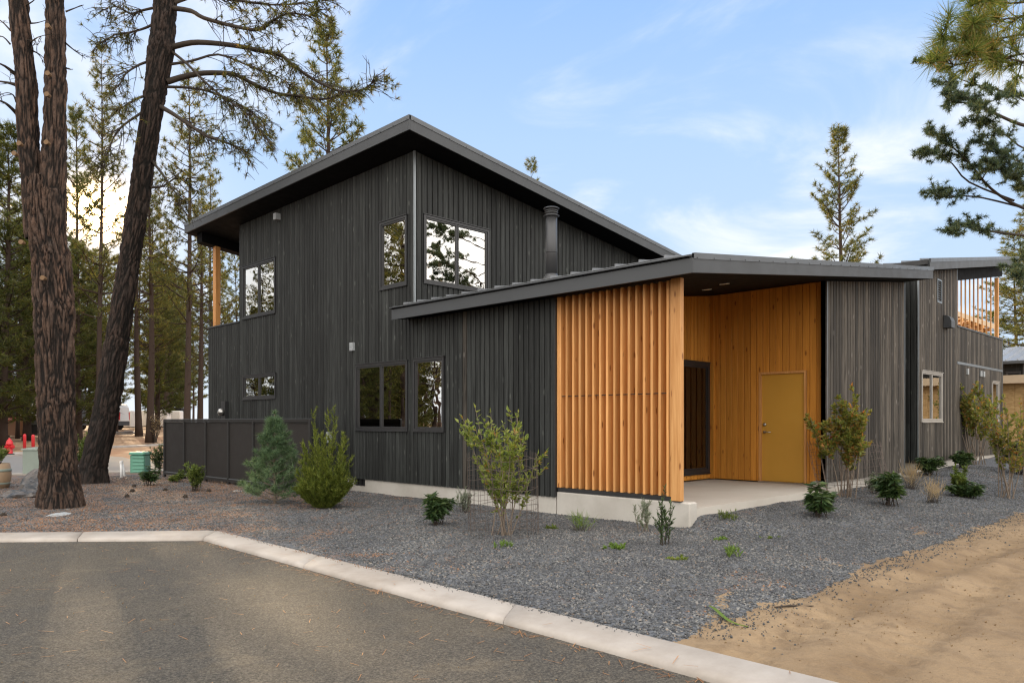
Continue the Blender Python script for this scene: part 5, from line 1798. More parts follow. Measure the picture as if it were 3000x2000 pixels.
def shrub(name, label, cat, x, y, h, spread, stems, leaf, nl, lmat, smat='twig', style='leafy', t0=.35, seed=0, thick=.008, group=None, dz=0.0, twigs=3, bend=.25, base=.05, tmin=2):
    r = random.Random(seed)
    g = np.random.default_rng(seed)
    t = thing(name, label, cat, (x, y, ground_z(x, y) + dz - .01), 0, group)
    w = MB()
    P, Dv = [], []
    for s in range(stems):
        az = s * 2.4 + r.gauss(0, .4)
        out = spread / h * r.uniform(.15, 1.0)
        hh = h * r.uniform(.62, 1.0) * (1 - .25 * (out * h / spread) ** 2)
        d = Vector((math.cos(az) * out, math.sin(az) * out, 1))
        b = Vector((r.gauss(0, base), r.gauss(0, base), 0))
        c = curve(b, d, hh * math.sqrt(1 + out * out * .5), 6, bend, .10, r)
        w.tube(c, [thick * (1 - .11 * i) for i in range(7)], 5, False)
        ends = [(c, 1.0)]
        for _ in range(twigs):
            j = r.choice((2, 3, 4, 5)[tmin - 2:])
            v = ((c[j + 1] - c[j]).normalized() + Vector((r.gauss(0, .7), r.gauss(0, .7), r.uniform(0, .5)))).normalized()
            c2 = curve(c[j], v, hh * r.uniform(.15, .36), 4, .3, .12, r)
            w.tube(c2, [thick * .5, thick * .45, thick * .4, thick * .3, thick * .2], 4, False)
            ends.append((c2, .6))
        for (cc, wgt) in ends:
            n = len(cc) - 1
            if style == 'whorl':
                for f in ((1.0, .62, .8) if wgt == 1 else (1.0, .7)):
                    i = min(n - 1, int(f * n - 1e-6))
                    q = cc[i].lerp(cc[i + 1], f * n - i)
                    if q.z < h * t0 * .6:
                        continue
                    for k_ in range(nl):
                        a = k_ * 2 * math.pi / nl + r.uniform(0, .4)
                        P.append(q)
                        Dv.append((math.cos(a), math.sin(a), r.uniform(-.45, .45)))
            else:
                for k_ in range(int(nl * wgt)):
                    f = t0 + (1 - t0) * r.random() ** .8 if wgt == 1 else r.random()
                    i = min(n - 1, int(f * n))
                    q = cc[i].lerp(cc[i + 1], f * n - i)
                    dd = (cc[i + 1] - cc[i]).normalized()
                    P.append(q)
                    v = Vector((r.gauss(0, 1), r.gauss(0, 1), r.gauss(.25, .5))).normalized()
                    Dv.append(dd * (.9 if style == 'fine' else .45) + v * .8)
                P.append(cc[-1])
                Dv.append(cc[-1] - cc[-2])
    w.build('stems', M[smat], t, True, kind='stuff')
    V = leaf_quads(P, Dv, leaf[0], leaf[1], g)
    link('leaves', tri_mesh('leaves', V, M[lmat], 4), t, kind='stuff')
    return t


def cage(label, x, y, rad, h, tilt=(0, 0), seed=0, rows=9, n=26):
    t = thing('wire_cage', label, 'wire cage', (x, y, ground_z(x, y) - .03), seed)
    m = MB()
    f = lambda a, z: (math.cos(a) * rad * (1 + .04 * math.sin(3 * a + z * 3)) + tilt[0] * z, math.sin(a) * rad * (1 + .04 * math.sin(2 * a + seed)) + tilt[1] * z, z + .02 * math.sin(a * 4 + z * 5))
    for i in range(rows):
        z = h * (i + .3) / rows
        m.tube([f(2 * math.pi * j / 28, z) for j in range(29)], .0034, 3, False)
    for j in range(n):
        a = 2 * math.pi * j / n
        m.tube([f(a, h * i / 6) for i in range(7)], .0027, 3, False)
    m.build('wire_mesh', M['wire'], t, False, kind='stuff')
    return t


# young blue-green pine in front of the fence
def young_pine(x, y, h):
    t = thing('young_pine', 'young blue-green pine with soft needle tufts in front of the dark fence', 'young tree', (x, y, ground_z(x, y) - .02))
    r = random.Random(61)
    w = MB()
    P, Dv = [], []
    top = curve((0, 0, 0), (.02, .02, 1), h * .96, 8, 0, .03, r)
    w.tube(top, [.028 * (1 - .1 * i) for i in range(9)], 7)
    z = .10
    az = 0
    while z < h * .93:
        f = z / h
        n = 6 if f < .8 else 5
        for b in range(n):
            az += 2.4
            L = (.64 * (1 - f) ** 1.15 + .06) * r.uniform(.45, 1.25)
            i = min(7, int(f * 8))
            c = curve(top[i].lerp(top[i + 1], f * 8 - i), (math.cos(az), math.sin(az), .12 + .6 * f), L, 5, .25 + .3 * f, .12, r)
            w.tube(c, [.009, .008, .007, .006, .005, .004], 4, False)
            for j in range(3, 6):
                P.append(c[j])
                Dv.append(c[j] - c[j - 1] + Vector((0, 0, .02)))
                if j > 2:
                    for _ in range(2):
                        v = ((c[j] - c[j - 1]).normalized() + Vector((r.gauss(0, .8), r.gauss(0, .8), r.uniform(0, .7)))).normalized()
                        P.append(c[j] + v * .07)
                        Dv.append(v)
        z += .15 * r.uniform(.7, 1.3)
    for f in (.80, .88, .94, 1.0):
        i = min(7, int(f * 8 - 1e-6))
        for _ in range(3):
            P.append(top[i].lerp(top[i + 1], f * 8 - i))
            Dv.append(Vector((r.gauss(0, .5), r.gauss(0, .5), 1)))
    w.build('trunk', M['twig_pale'], t, True)
    link('crown', tri_mesh('crown', tufts(P, Dv, 34, .095, .0075, .50, np.random.default_rng(62), .03), M['needle_blue']), t, kind='stuff')


young_pine(-2.44, 7.0, 1.74)


def juniper(x, y, h):
    t = thing('juniper_shrub', 'bushy pointed yellow-green juniper beside the young pine', 'shrub', (x, y, ground_z(x, y) - .02))
    r = random.Random(71)
    w = MB()
    P, Dv = [], []
    for s in range(80):
        az = s * 2.4
        f = ((s + .5) / 80) ** 1.25
        out = .41 * math.sqrt(f)
        hh = h * (1 - .80 * f ** .42) * r.uniform(.68, 1.18) if s > 2 else h * 1.03
        L = math.hypot(out, hh)
        c = curve((math.cos(az) * .04, math.sin(az) * .04, .02), (math.cos(az) * (out + .16), math.sin(az) * (out + .16), hh * .72), L, 8, .55, .07, r)
        w.tube(c, [.009 * (1 - .1 * i) for i in range(9)], 4, False)
        for j in range(1, 9):
            for _ in range(4):
                q = c[j - 1].lerp(c[j], r.random())
                v = ((c[j] - c[j - 1]).normalized() * 1.1 + Vector((r.gauss(0, .5), r.gauss(0, .5), r.uniform(0, .4)))).normalized()
                l2 = r.uniform(.05, .15)
                for k_ in range(4):
                    P.append(q + v * l2 * k_ / 3)
                    Dv.append(v + Vector((r.gauss(0, .25), r.gauss(0, .25), .2)))
    w.build('stems', M['twig'], t, True, kind='stuff')
    link('foliage', tri_mesh('foliage', tufts(P, Dv, 6, .060, .010, .30, np.random.default_rng(72), .01), M['juniper']), t, kind='stuff')


juniper(-2.16, 5.81, 1.62)

shrub('shrub', 'small bright green shrub standing before the middle of the fence', 'shrub', -2.42, 10.53, .66, .30, 16, (.055, .026), 34, 'leaf_mid', seed=1, t0=.2, thick=.006, twigs=4)
shrub('shrub', 'low dark-leaved shrub at the left foot of the fence', 'shrub', -2.64, 12.54, .44, .22, 9, (.11, .035), 6, 'leaf_dark', style='whorl', seed=2, t0=.2)
shrub('shrub', 'small leafy shrub at the very corner post of the fence', 'shrub', -1.75, 13.2, .30, .22, 8, (.09, .03), 6, 'leaf_mid', style='whorl', seed=3, t0=.1)
shrub('shrub', 'leafy shrub behind the left end of the fence', 'shrub', -.9, 16.6, 1.0, .35, 10, (.08, .035), 24, 'leaf_dark', seed=4, t0=.2)
shrub('shrub', 'dark glossy rhododendron left of the wire-caged shrub', 'shrub', -2.15, 2.80, .46, .27, 12, (.125, .036), 7, 'leaf_dark', style='whorl', seed=5, t0=.1)
shrub('caged_shrub', 'tall yellow-green shrub growing inside a wire cage in front of the black wall', 'shrub', -2.16, 1.44, 1.95, .85, 14, (.070, .036), 38, 'leaf_yellow', 'twig_pale', seed=6, t0=.22, thick=.009, twigs=5, bend=.30, base=.07)
cage('tall wire cage round the yellow-green shrub', -2.10, 1.50, .47, 1.12, (.02, .02), 1.0)
shrub('lavender', 'grey-green lavender behind the left side of the tall wire cage', 'plant', -.94, 3.57, .46, .12, 16, (.045, .008), 24, 'leaf_grey', seed=7, t0=.15, style='fine', thick=.004)
shrub('grass_tuft', 'green grass tuft below the cedar slat screen', 'grass', -1.15, .99, .20, .16, 46, (.16, .007), 2, 'grass_green', seed=8, t0=.0, style='fine', thick=.002, twigs=0, base=.05)
shrub('sage', 'sparse grey-leaved plant against the concrete curb of the porch corner', 'plant', -.63, .33, .42, .30, 7, (.05, .010), 36, 'leaf_grey', 'twig_pale', seed=9, t0=.45, style='fine', thick=.006)
shrub('shrub', 'thin upright twiggy shrub in front of the porch corner post', 'shrub', -1.38, -.49, .66, .16, 9, (.042, .014), 26, 'leaf_dark', 'twig', seed=10, t0=.1, style='fine', thick=.005)
shrub('weed', 'fine feathery green weed in the slate below the porch slab', 'weed', .33, -.40, .15, .15, 14, (.035, .007), 14, 'leaf_mid', seed=11, t0=.1, style='fine', thick=.002)
shrub('weed', 'upright green weed in the middle of the slate bed', 'weed', -1.50, -1.44, .15, .06, 9, (.05, .010), 8, 'grass_green', seed=12, t0=.0, style='fine', thick=.002)
shrub('weed', 'flat pale green weed in front of the twiggy shrub', 'weed', -1.92, -.22, .05, .12, 10, (.05, .022), 6, 'grass_green', seed=13, t0=.0, thick=.002)
shrub('weed', 'tiny green weed between the twiggy shrub and the porch slab', 'weed', -.55, -.77, .05, .09, 8, (.04, .018), 6, 'grass_green', seed=14, t0=.0, thick=.002)
shrub('weed', 'small clover-like weed right of the others on the slate', 'weed', -.1, -1.2, .04, .06, 8, (.03, .018), 6, 'leaf_mid', seed=15, t0=.0, thick=.002)
shrub('weed', 'yellowish low weed near the middle of the slate bed', 'weed', -2.05, -1.1, .04, .12, 10, (.035, .016), 6, 'leaf_yellow', seed=16, t0=.0, thick=.002)
shrub('weed', 'grassy weed left of the grass tuft under the screen', 'weed', -1.3, 1.35, .06, .14, 12, (.05, .014), 6, 'leaf_mid', seed=17, t0=.0, thick=.002)
shrub('weed', 'thin green sprig left of the caged shrub in the slate', 'weed', -2.85, .75, .10, .04, 5, (.05, .012), 6, 'grass_green', seed=18, t0=.0, style='fine', thick=.002)
shrub('vine_maple', 'caged vine maple with turning leaves in front of the brown timber panel', 'shrub', 4.63, -.26, 1.95, .44, 14, (.082, .060), 56, 'leaf_maple', 'twig_pale', seed=19, t0=.62, thick=.010, twigs=5, bend=.30, base=.10, tmin=3)
cage('bent wire cage round the vine maple', 5.15, -.30, .62, 1.02, (.22, -.02), 2.0)
shrub('shrub', 'dark glossy rhododendron left of the caged vine maple', 'shrub', 1.79, -1.05, .48, .30, 12, (.14, .045), 7, 'leaf_dark', style='whorl', seed=20, t0=.1)
shrub('shrub', 'large dark rhododendron right of the caged vine maple', 'shrub', 4.13, -1.20, .62, .34, 15, (.15, .048), 7, 'leaf_dark', style='whorl', seed=21, t0=.1)
shrub('lavender', 'grey lavender between the vine maple and the large rhododendron', 'plant', 5.59, -.41, .40, .18, 16, (.045, .008), 22, 'leaf_grey', seed=22, t0=.15, style='fine', thick=.004)
shrub('shrub', 'round dark shrub below the light-framed window of the rear house', 'shrub', 10.06, -.08, .52, .42, 18, (.13, .045), 7, 'leaf_dark', style='whorl', seed=23, t0=.05)
shrub('shrub', 'two-tiered shrub with a pale green top in front of the rear house', 'shrub', 7.21, -1.43, .58, .14, 11, (.075, .04), 30, 'leaf_mid', seed=24, t0=.45)
shrub('shrub', 'low spreading dark shrub at the foot of the two-tiered one', 'shrub', 7.0, -1.60, .30, .42, 17, (.12, .045), 7, 'leaf_dark', style='whorl', seed=25, t0=.0)
shrub('dry_grass', 'dry straw-coloured grass clump below the downspout', 'grass', 7.13, -.61, .38, .20, 70, (.26, .006), 2, 'grass_dry', seed=26, t0=.1, style='fine', thick=.002, twigs=0, base=.06)
shrub('dry_grass', 'small pale dry grass clump right of the large rhododendron', 'grass', 5.47, -1.48, .30, .15, 55, (.22, .006), 2, 'grass_dry', seed=27, t0=.1, style='fine', thick=.002, twigs=0, base=.05)
shrub('vine_maple', 'tall vine maple with thin stems nearest the rear house corner', 'shrub', 14.39, .02, 2.5, 1.0, 13, (.095, .07), 40, 'leaf_maple', 'twig_pale', seed=28, t0=.50, thick=.013, twigs=5, bend=.3, base=.12, tmin=3)
shrub('vine_maple', 'sparse vine maple with many bare stems at the right edge', 'shrub', 7.92, -2.06, 1.85, .72, 15, (.075, .055), 20, 'leaf_maple', 'twig_pale', seed=29, t0=.5, thick=.010, twigs=5, bend=.25, base=.10, tmin=3)
shrub('shrub', 'dark green shrub at the right edge behind the sparse vine maple', 'shrub', 13.15, -1.22, .85, .6, 22, (.14, .05), 7, 'leaf_dark', style='whorl', seed=30, t0=.05)
shrub('shrub', 'dark low shrub under the tall vine maple', 'shrub', 12.6, -.1, .5, .35, 14, (.13, .05), 7, 'leaf_dark', style='whorl', seed=31, t0=.05)
shrub('shrub', 'yellow-green bush between the two big pine trunks', 'shrub', -2.2, 19.2, 1.3, .5, 14, (.08, .03), 40, 'leaf_mid', seed=32, t0=.2)
shrub('bare_shrub', 'leafless brown bush at the foot of the string-tied pine', 'shrub', 8.6, 43.0, 1.9, .7, 14, (.08, .03), 6, 'grass_dry', seed=33, t0=.3, twigs=7, thick=.02)

# ------------------------------------------------------------------ loose things on the ground
def rock(name, label, cat, x, y, sx, sy, sz, seed, mat='rock', dz=0.0, rz=0.0):
    t = thing(name, label, cat, (x, y, ground_z(x, y) + dz), rz)
    n, k_ = 30, 16
    rings = []
    for i in range(k_ + 1):
        ph = math.pi * (i / k_ - .5)
        ring = []
        for j in range(n):
            a = 2 * math.pi * j / n
            d = Vector((math.cos(a) * math.cos(ph), math.sin(a) * math.cos(ph), math.sin(ph)))
            c = mnoise.cell_vector(d * 1.6 + Vector((seed, 0, 0)))
            rr = 1 + .32 * mnoise.noise(d * 1.3 + Vector((seed, 3, 0))) + .14 * mnoise.noise(d * 3.2 + Vector((seed, 1, 0))) + .06 * mnoise.noise(d * 8 + Vector((0, seed, 0)))
            rr = round(rr * 9) / 9 * .5 + rr * .5
            ring.append((d.x * rr * sx, d.y * rr * sy, d.z * rr * sz))
        rings.append(ring)
    m = MB()
    m.loft(rings)
    m.build('stone', M[mat], t)
    return t


rock('boulder', 'rounded blue-grey boulder partly hidden behind the twin-trunked pine', 'boulder', -4.75, 11.95, .52, .42, .58, 3.0)
rock('boulder', 'lower brownish boulder left of the rounded one', 'boulder', -5.25, 11.7, .38, .30, .17, 8.0)
rock('flat_stone', 'flat pale stone on the gravel in front of the twin-trunked pine', 'stone', -5.62, 7.95, .26, .15, .04, 5.0, 'grey_plastic', 0, .5)
rock('flat_stone', 'small pale flat stone at the foot of the fence', 'stone', -1.85, 9.75, .20, .12, .03, 6.0, 'concrete', .01, .7)
for i, (x, y) in enumerate([(-3.4, 11.3), (-3.0, 12.4), (-2.85, 11.0), (-2.3, 10.1), (-3.9, 10.1), (-6.3, 8.3), (-3.15, 9.2)]):
    t = thing('pine_cone', 'brown pine cone lying on the gravel under the pines', 'pine cone', (x, y, ground_z(x, y) + .035), i * 1.3, 'pine cones on the gravel')
    m = MB()
    rings = []
    for k_ in range(9):
        z = k_ / 8
        rr = .042 * math.sin(math.pi * (z * .85 + .12)) * (1.15 if k_ % 2 else .8)
        rings.append([((z - .5) * .10, rr * math.cos(a + k_) * (1.2 if j % 2 else .9), rr * math.sin(a + k_) * (1.2 if j % 2 else .9)) for j, a in enumerate([2 * math.pi * q / 10 for q in range(10)])])
    m.loft(rings)
    m.build('scales', M['twig'], t)

fr = thing('palm_leaf', 'long green blade-shaped leaf lying on the sand by the slate edge', 'leaf', (-3.85, -2.70, -.262))
m = MB()
a, b = Vector((.14, .24, .01)), Vector((-.24, -.30, .01))
prev = []
sd = Vector((b - a).cross(Vector((0, 0, 1)))).normalized()
ring = []
for i in range(11):
    t_ = i / 10
    c = a.lerp(b, t_) + Vector((0, 0, .012 * math.sin(t_ * 7))) + sd * .03 * math.sin(t_ * 3)
    w_ = .016 * math.sin(math.pi * min(1, t_ * .8 + .15)) + .001
    ring.append([tuple(c + sd * w_ + Vector((0, 0, .005))), tuple(c), tuple(c - sd * w_ + Vector((0, 0, .005)))])
m.loft(ring, False, False, False)
m.build('blade', M['grass_green'], fr)
for (x, y, L, rz, lab) in ((-3.2, -2.93, .32, -.75, 'brown broken stick on the sand at the edge of the slate'), (-3.95, -2.72, .16, .4, 'short brown twig beside the green leaf on the sand'), (-1.75, -4.35, .30, 1.1, 'pale twig lying on the sand at the right')):
    t = thing('stick', lab, 'stick', (x, y, ground_z(x, y) + .012), rz)
    m = MB()
    m.tube([(-L / 2, 0, 0), (-L * .1, .012, .008), (L * .2, -.006, .004), (L / 2, .01, .006)], [.006, .010, .009, .004], 6)
    m.tube([(0, .005, .006), (L * .15, .05, .012)], [.005, .002], 5)
    m.build('wood', M['twig'], t)


# gravel chips: real stones strewn over the bed
def chips():
    me = grid_mesh('gravel', frange(-12.0, -5.0, .26) + frange(-4.86, 8.0, .18) + frange(8.2, 14.0, .26), frange(-3.3, -2.3, .055) + frange(-2.16, 18.0, .24), lambda x, y: bed_z(x, y) + .002, M['chip'],
                   lambda x, y: bed_s(x, y) > -.10 and not (.32 < x < 10.6 and y > .5) and not (0.1 < x < 5.1 and y > -.02) and y < 17.3 - .36 * (x + 4) and not (x > 10.6 and y > .4),
                   lambda x, y: (1.0 if bed_s(x, y) > -.02 else .4) * (1.0 if math.hypot(x + 9.1, y + 5.62) < 11 else .62 if math.hypot(x + 9.1, y + 5.62) < 15 else .38))
    o = link('gravel', me, None, kind='stuff')
    ng = bpy.data.node_groups.new('strew_chips', 'GeometryNodeTree')
    ng.interface.new_socket('Geometry', in_out='INPUT', socket_type='NodeSocketGeometry')
    ng.interface.new_socket('Geometry', in_out='OUTPUT', socket_type='NodeSocketGeometry')
    N = ng.nodes.new
    gi, go = N('NodeGroupInput'), N('NodeGroupOutput')
    dp = N('GeometryNodeDistributePointsOnFaces')
    at = N('GeometryNodeInputNamedAttribute')
    at.data_type = 'FLOAT'
    at.inputs['Name'].default_value = 'dens'
    mu = N('ShaderNodeMath')
    mu.operation = 'MULTIPLY'
    mu.inputs[1].default_value = 1900
    ng.links.new(at.outputs[0], mu.inputs[0])
    ng.links.new(gi.outputs[0], dp.inputs['Mesh'])
    ng.links.new(mu.outputs[0], dp.inputs['Density'])
    ico = N('GeometryNodeMeshIcoSphere')
    ico.inputs['Radius'].default_value = 1.0
    ico.inputs['Subdivisions'].default_value = 1
    sm = N('GeometryNodeSetMaterial')
    sm.inputs['Material'].default_value = M['chip']
    ng.links.new(ico.outputs[0], sm.inputs[0])
    ip = N('GeometryNodeInstanceOnPoints')
    ng.links.new(dp.outputs['Points'], ip.inputs['Points'])
    ng.links.new(sm.outputs[0], ip.inputs['Instance'])
    rr = N('FunctionNodeRandomValue')
    rr.data_type = 'FLOAT_VECTOR'
    rr.inputs[0].default_value = (-.55, -.55, 0)
    rr.inputs[1].default_value = (.55, .55, 6.28)
    er = N('FunctionNodeEulerToRotation')
    ng.links.new(rr.outputs[0], er.inputs[0])
    ng.links.new(er.outputs[0], ip.inputs['Rotation'])
    rs = N('FunctionNodeRandomValue')
    rs.data_type = 'FLOAT_VECTOR'
    rs.inputs[0].default_value = (.008, .005, .003)
    rs.inputs[1].default_value = (.023, .014, .009)
    rs.inputs['Seed'].default_value = 5
    ng.links.new(rs.outputs[0], ip.inputs['Scale'])
    ng.links.new(ip.outputs[0], go.inputs[0])
    o.modifiers.new('strew_chips', 'NODES').node_group = ng


chips()


def straw():
    g = np.random.default_rng(81)
    P = []
    while len(P) < 11000:
        x, y = g.uniform(-9, 0), g.uniform(-1, 16)
        s = y - .9 * x
        if bed_s(x, y) < .05 or x > -.15 or g.random() > min(1, max(0.03, (s - 3) / 9)):
            continue
        if mnoise.noise((x * .9, y * .9, 5)) < g.uniform(-.5, .35):
            continue
        P.append((x, y, bed_z(x, y) + .012))
    for _ in range(520):                                   # a few on the road and kerb
        x, y = g.uniform(-9, -4.7), g.uniform(-4, 8)
        s = side_of_kerb(x, y)
        if s < 0:
            P.append((x, y, -.238 if s > -.36 else -.298))
    for _ in range(240):
        t = g.random()
        P.append((-5.10 + (8 * t - 8) * .016 + g.normal(0, .03), -4 + 8 * t, -.294))
    P = np.array(P)
    n = len(P)
    a = g.uniform(0, 6.28, n)
    d = np.stack([np.cos(a), np.sin(a), g.normal(0, .10, n)], 1)
    L = g.uniform(.05, .13, n)[:, None]
    sd = np.stack([-np.sin(a), np.cos(a), np.zeros(n)], 1) * .0028
    V = np.stack([P - sd, P + sd, P + d * L + sd * .6, P + d * L - sd * .6], 1)
    link('fallen_needles', tri_mesh('fallen_needles', V, M['straw'], 4), None, kind='stuff')


straw()


def pebbles(name, pts, smin, smax, mat, seed):
    """small angular stones: an eight-sided lump each"""
    g = np.random.default_rng(seed)
    pts = np.asarray(pts, float)
    n = len(pts)
    s = smin + (smax - smin) * g.random((n, 1)) ** 2.5
    R3 = np.linalg.qr(g.normal(size=(n, 3, 3)))[0]
    ax = R3 * (s[:, :, None] * np.array([1.0, .75, .5])[None, :, None])
    P = pts[:, None, :] + np.concatenate([ax, -ax], 1)
    F = np.array([(0, 1, 2), (1, 3, 2), (3, 4, 2), (4, 0, 2), (1, 0, 5), (3, 1, 5), (4, 3, 5), (0, 4, 5)])
    link(name, tri_mesh(name, P[:, F].reshape(-1, 3), mat), None, kind='stuff')


def strewn():
    g = np.random.default_rng(91)
    sz = lambda x, y: ground_z(x, y) + 0.012 * mnoise.noise((x * 1.1, y * 1.1, 4)) + 0.018 * mnoise.noise((x * 5, y * 5, 2)) + track(x, y)
    P = []
    while len(P) < 2600:                                   # slate chips kicked out over the sand
        x, d_ = g.uniform(-4.5, 8), g.exponential(.16)
        y = -2.72 - d_
        if bed_s(x, y) < .05:
            P.append((x, y, sz(x, y) + .004))
    pebbles('stray_gravel', P, .005, .017, M['chip'], 92)
    P = []
    while len(P) < 6500:                                   # clods and grit on the sand, thicker along the ruts
        x, y = g.uniform(-4.5, 7), g.uniform(-8.5, -2.8)
        if mnoise.noise((x * .8, y * .8, 12)) > g.uniform(-.3, .7):
            P.append((x, y, sz(x, y) + .002))
    pebbles('sand_clods', P, .003, .014, M['clod'], 93)
    P = []
    while len(P) < 900:                                    # grit along the kerb and on the road
        x, y = g.uniform(-9, -5.15), g.uniform(-4.5, 6)
        s_ = side_of_kerb(x, y)
        if s_ < -.46 and g.random() < .25 + .75 * math.exp(s_ + .45):
            P.append((x, y, -.298))
    pebbles('road_grit', P, .002, .009, M['clod'], 94)
    P = []
    while len(P) < 500:                                    # chips that spilled on the kerb's inner edge
        y = g.uniform(-2.6, 4.4)
        P.append((-4.68 + (y - 4.38) * .015 - abs(g.normal(0, .04)), y, -.238))
    pebbles('kerb_spill', P, .003, .011, M['chip'], 95)


strewn()

# ------------------------------------------------------------------ street furniture and the far lot
# hydrant
t = thing('fire_hydrant', 'red fire hydrant with a dark base on the pale far kerb', 'fire hydrant', (-1.14, 32.9, -.215), .6)
m = MB()
m.lathe([(.17, 0), (.17, .04), (.125, .05), (.125, .42), (.15, .43), (.15, .47), (.13, .48), (.12, .56), (.07, .64), (.035, .66), (.035, .70), (0.02, .71)], 24)
m.build('barrel', M['red_paint'], t, True)
m = MB()
m.lathe([(.19, -.03), (.19, .03), (.172, .045)], 20)
m.build('base_flange', M['rubber'], t)
for a in (0, math.pi):
    m = MB()
    m.tube([(math.cos(a) * .1, math.sin(a) * .1, .34), (math.cos(a) * .20, math.sin(a) * .20, .34)], .062, 12)
    m.tube([(math.cos(a) * .20, 0, .34), (math.cos(a) * .235, 0, .34)], .03, 6)
    m.build('hose_outlet', M['red_paint'], t)
m = MB()
m.tube([(0, -.1, .33), (0, -.19, .33)], .085, 14)
m.tube([(0, -.19, .33), (0, -.225, .33)], .035, 6)
m.build('pumper_outlet', M['red_paint'], t)
for (x, y, lab) in ((-.51, 33.2, 'red bollard nearer the hydrant, the left one of the pair'), (-.62, 31.30, 'red bollard nearer the big pine trunk, the right one of the pair')):
    t = thing('bollard', lab, 'bollard', (x, y, -.225))
    m = MB()
    m.lathe([(.065, 0), (.065, .80), (.060, .85), (.035, .875), (0.01, .88)], 18)
    m.build('post', M['red_paint'], t, True)

def far3(px, dist):
    r_ = (px - 1500) / 2228 * dist
    p = Vector((-9.1, -5.62, 0)) + FWD * dist + Vector((.7055, -.7087, 0)) * r_
    return (p.x, p.y, ground_z(p.x, p.y))


# brown tool chest with its lettering
t = thing('tool_chest', 'brown metal job-site tool chest with white lettering on a red strip', 'tool chest', far3(37, 56), -.79)
m = MB()
m.bevbox(-.70, .70, -.4, .4, .10, 1.55, .03)
m.build('chest', M['brown_paint'], t)
m = MB()
m.bevbox(-.715, .715, -.42, .42, 1.40, 1.56, .03)
m.build('lid', M['brown_paint'], t)
m = MB()
for x in (-.5, .5):
    m.box(x - .06, x + .06, -.35, .35, 0, .10)
m.build('skid', M['rubber'], t)
m = MB()
m.box(-.05, .66, -.428, -.4205, 1.20, 1.42)
lab_ = m.build('red_strip', M['red_paint'], t)
cu = bpy.data.curves.new('lettering', 'FONT')
cu.body, cu.size, cu.align_x, cu.extrude = 'KNAACK', .175, 'CENTER', .003
tx = bpy.data.objects.new('lettering_curve', cu)
col.objects.link(tx)
dg = bpy.context.evaluated_depsgraph_get()
me = bpy.data.meshes.new_from_object(tx.evaluated_get(dg))
bpy.data.objects.remove(tx)
me.materials.clear()
me.materials.append(M['white_paint'])
lo = link('lettering', me, lab_)
lo.location = (.305, -.432, 1.25)
lo.rotation_euler = (R(90), 0, 0)

# site office trailer behind, mostly hidden by the trunk
t = thing('site_trailer', 'dark site office trailer with white window frames behind the twin-trunked pine', 'trailer', far3(130, 56.4), -.79)
m = MB()
m.box(-2.0, 1.7, 0, 2.4, .9, 3.3)
m.build('body', M['fascia'], t)
m = MB()
m.box(-1.9, 1.6, .1, 2.2, .1, .9)
m.build('skirt', M['rubber'], t)
for x in (-1.9, -.7, .5):
    m = MB()
    for bx in ((x, x + .08, -.03, .0, 1.6, 2.75), (x + 1.0, x + 1.08, -.03, .0, 1.6, 2.75), (x + .08, x + 1.0, -.03, .0, 2.67, 2.75), (x + .08, x + 1.0, -.03, .0, 1.6, 1.68)):
        m.box(*bx)
    f_ = m.build('window', M['white_paint'], t)
    m = MB()
    m.box(x + .08, x + 1.0, -.012, -.002, 1.68, 2.67)
    m.build('pane', M['glass_dark'], f_)
t = thing('portable_cabin', 'blue-grey cabin cut off by the left edge of the picture', 'cabin', far3(3, 58), -.79)
m = MB()
m.box(-2.8, .15, 0, 2.0, .1, 2.6)
m.build('body', M['fascia'], t)
m = MB()
m.box(-2.7, .16, -.02, .0, .2, 2.5)
m.build('side_panel', M['greygreen'], t)

# green pedestal, pipes, utility box, planter
t = thing('utility_pedestal', 'green plastic utility pedestal with horizontal ribs left of the fence', 'utility pedestal', (-1.13, 17.40, -.30), -.79)
m = MB()
m.bevbox(-.21, .21, -.20, .20, 0, .56, .03)
p_ = m.build('body', M['green_plastic'], t)
m = MB()
m.loft([[(x * s, y * s, z) for x, y in ((-.235, -.20), (-.20, -.235), (.20, -.235), (.235, -.20), (.235, .20), (.20, .235), (-.20, .235), (-.235, .20))] for s, z in ((1, .56), (1.0, .60), (.93, .635), (.6, .645))])
m.build('lid', M['green_plastic'], t)
for i in range(5):
    m = MB()
    z = .07 + .10 * i
    m.hexa([(-.12, -.222, z), (.20, -.222, z), (.20, -.199, z), (-.12, -.199, z)], [(-.12, -.206, z + .035), (.20, -.206, z + .035), (.20, -.199, z + .035), (-.12, -.199, z + .035)])
    m.build('rib', M['green_plastic'], p_)
    m = MB()
    m.box(-.222, -.199, -.16, .16, z, z + .02)
    m.build('rib', M['green_plastic'], p_)
m = MB()
m.box(-.30, .30, -.30, .30, -.05, .02)
m.build('base', M['concrete'], t)
for (x, y, tl, lab) in ((-2.21, 15.65, 0.0, 'upright white plastic pipe stub left of the green pedestal'), (-1.98, 16.05, .16, 'tilted white plastic pipe stub beside the upright one')):
    t = thing('pipe_stub', lab, 'pipe', (x, y, -.30), 0)
    m = MB()
    m.tube([(0, 0, -.05), (-tl * .5, tl * .4, .44)], .035, 12)
    m.build('pipe', M['white_paint'], t, True)
    m = MB()
    m.tube([(-tl * .5 * .93, tl * .4 * .93, .405), (-tl * .5 * 1.06, tl * .4 * 1.06, .46)], .042, 12)
    m.build('cap', M['white_paint'], t)
t = thing('utility_box', 'grey-green steel utility box just left of the twin-trunked pine', 'utility box', (-3.45, 18.68, -.30), -.79)
m = MB()
m.bevbox(-.22, .40, -.25, .25, 0, .72, .015)
m.build('cabinet', M['greygreen'], t)
m = MB()
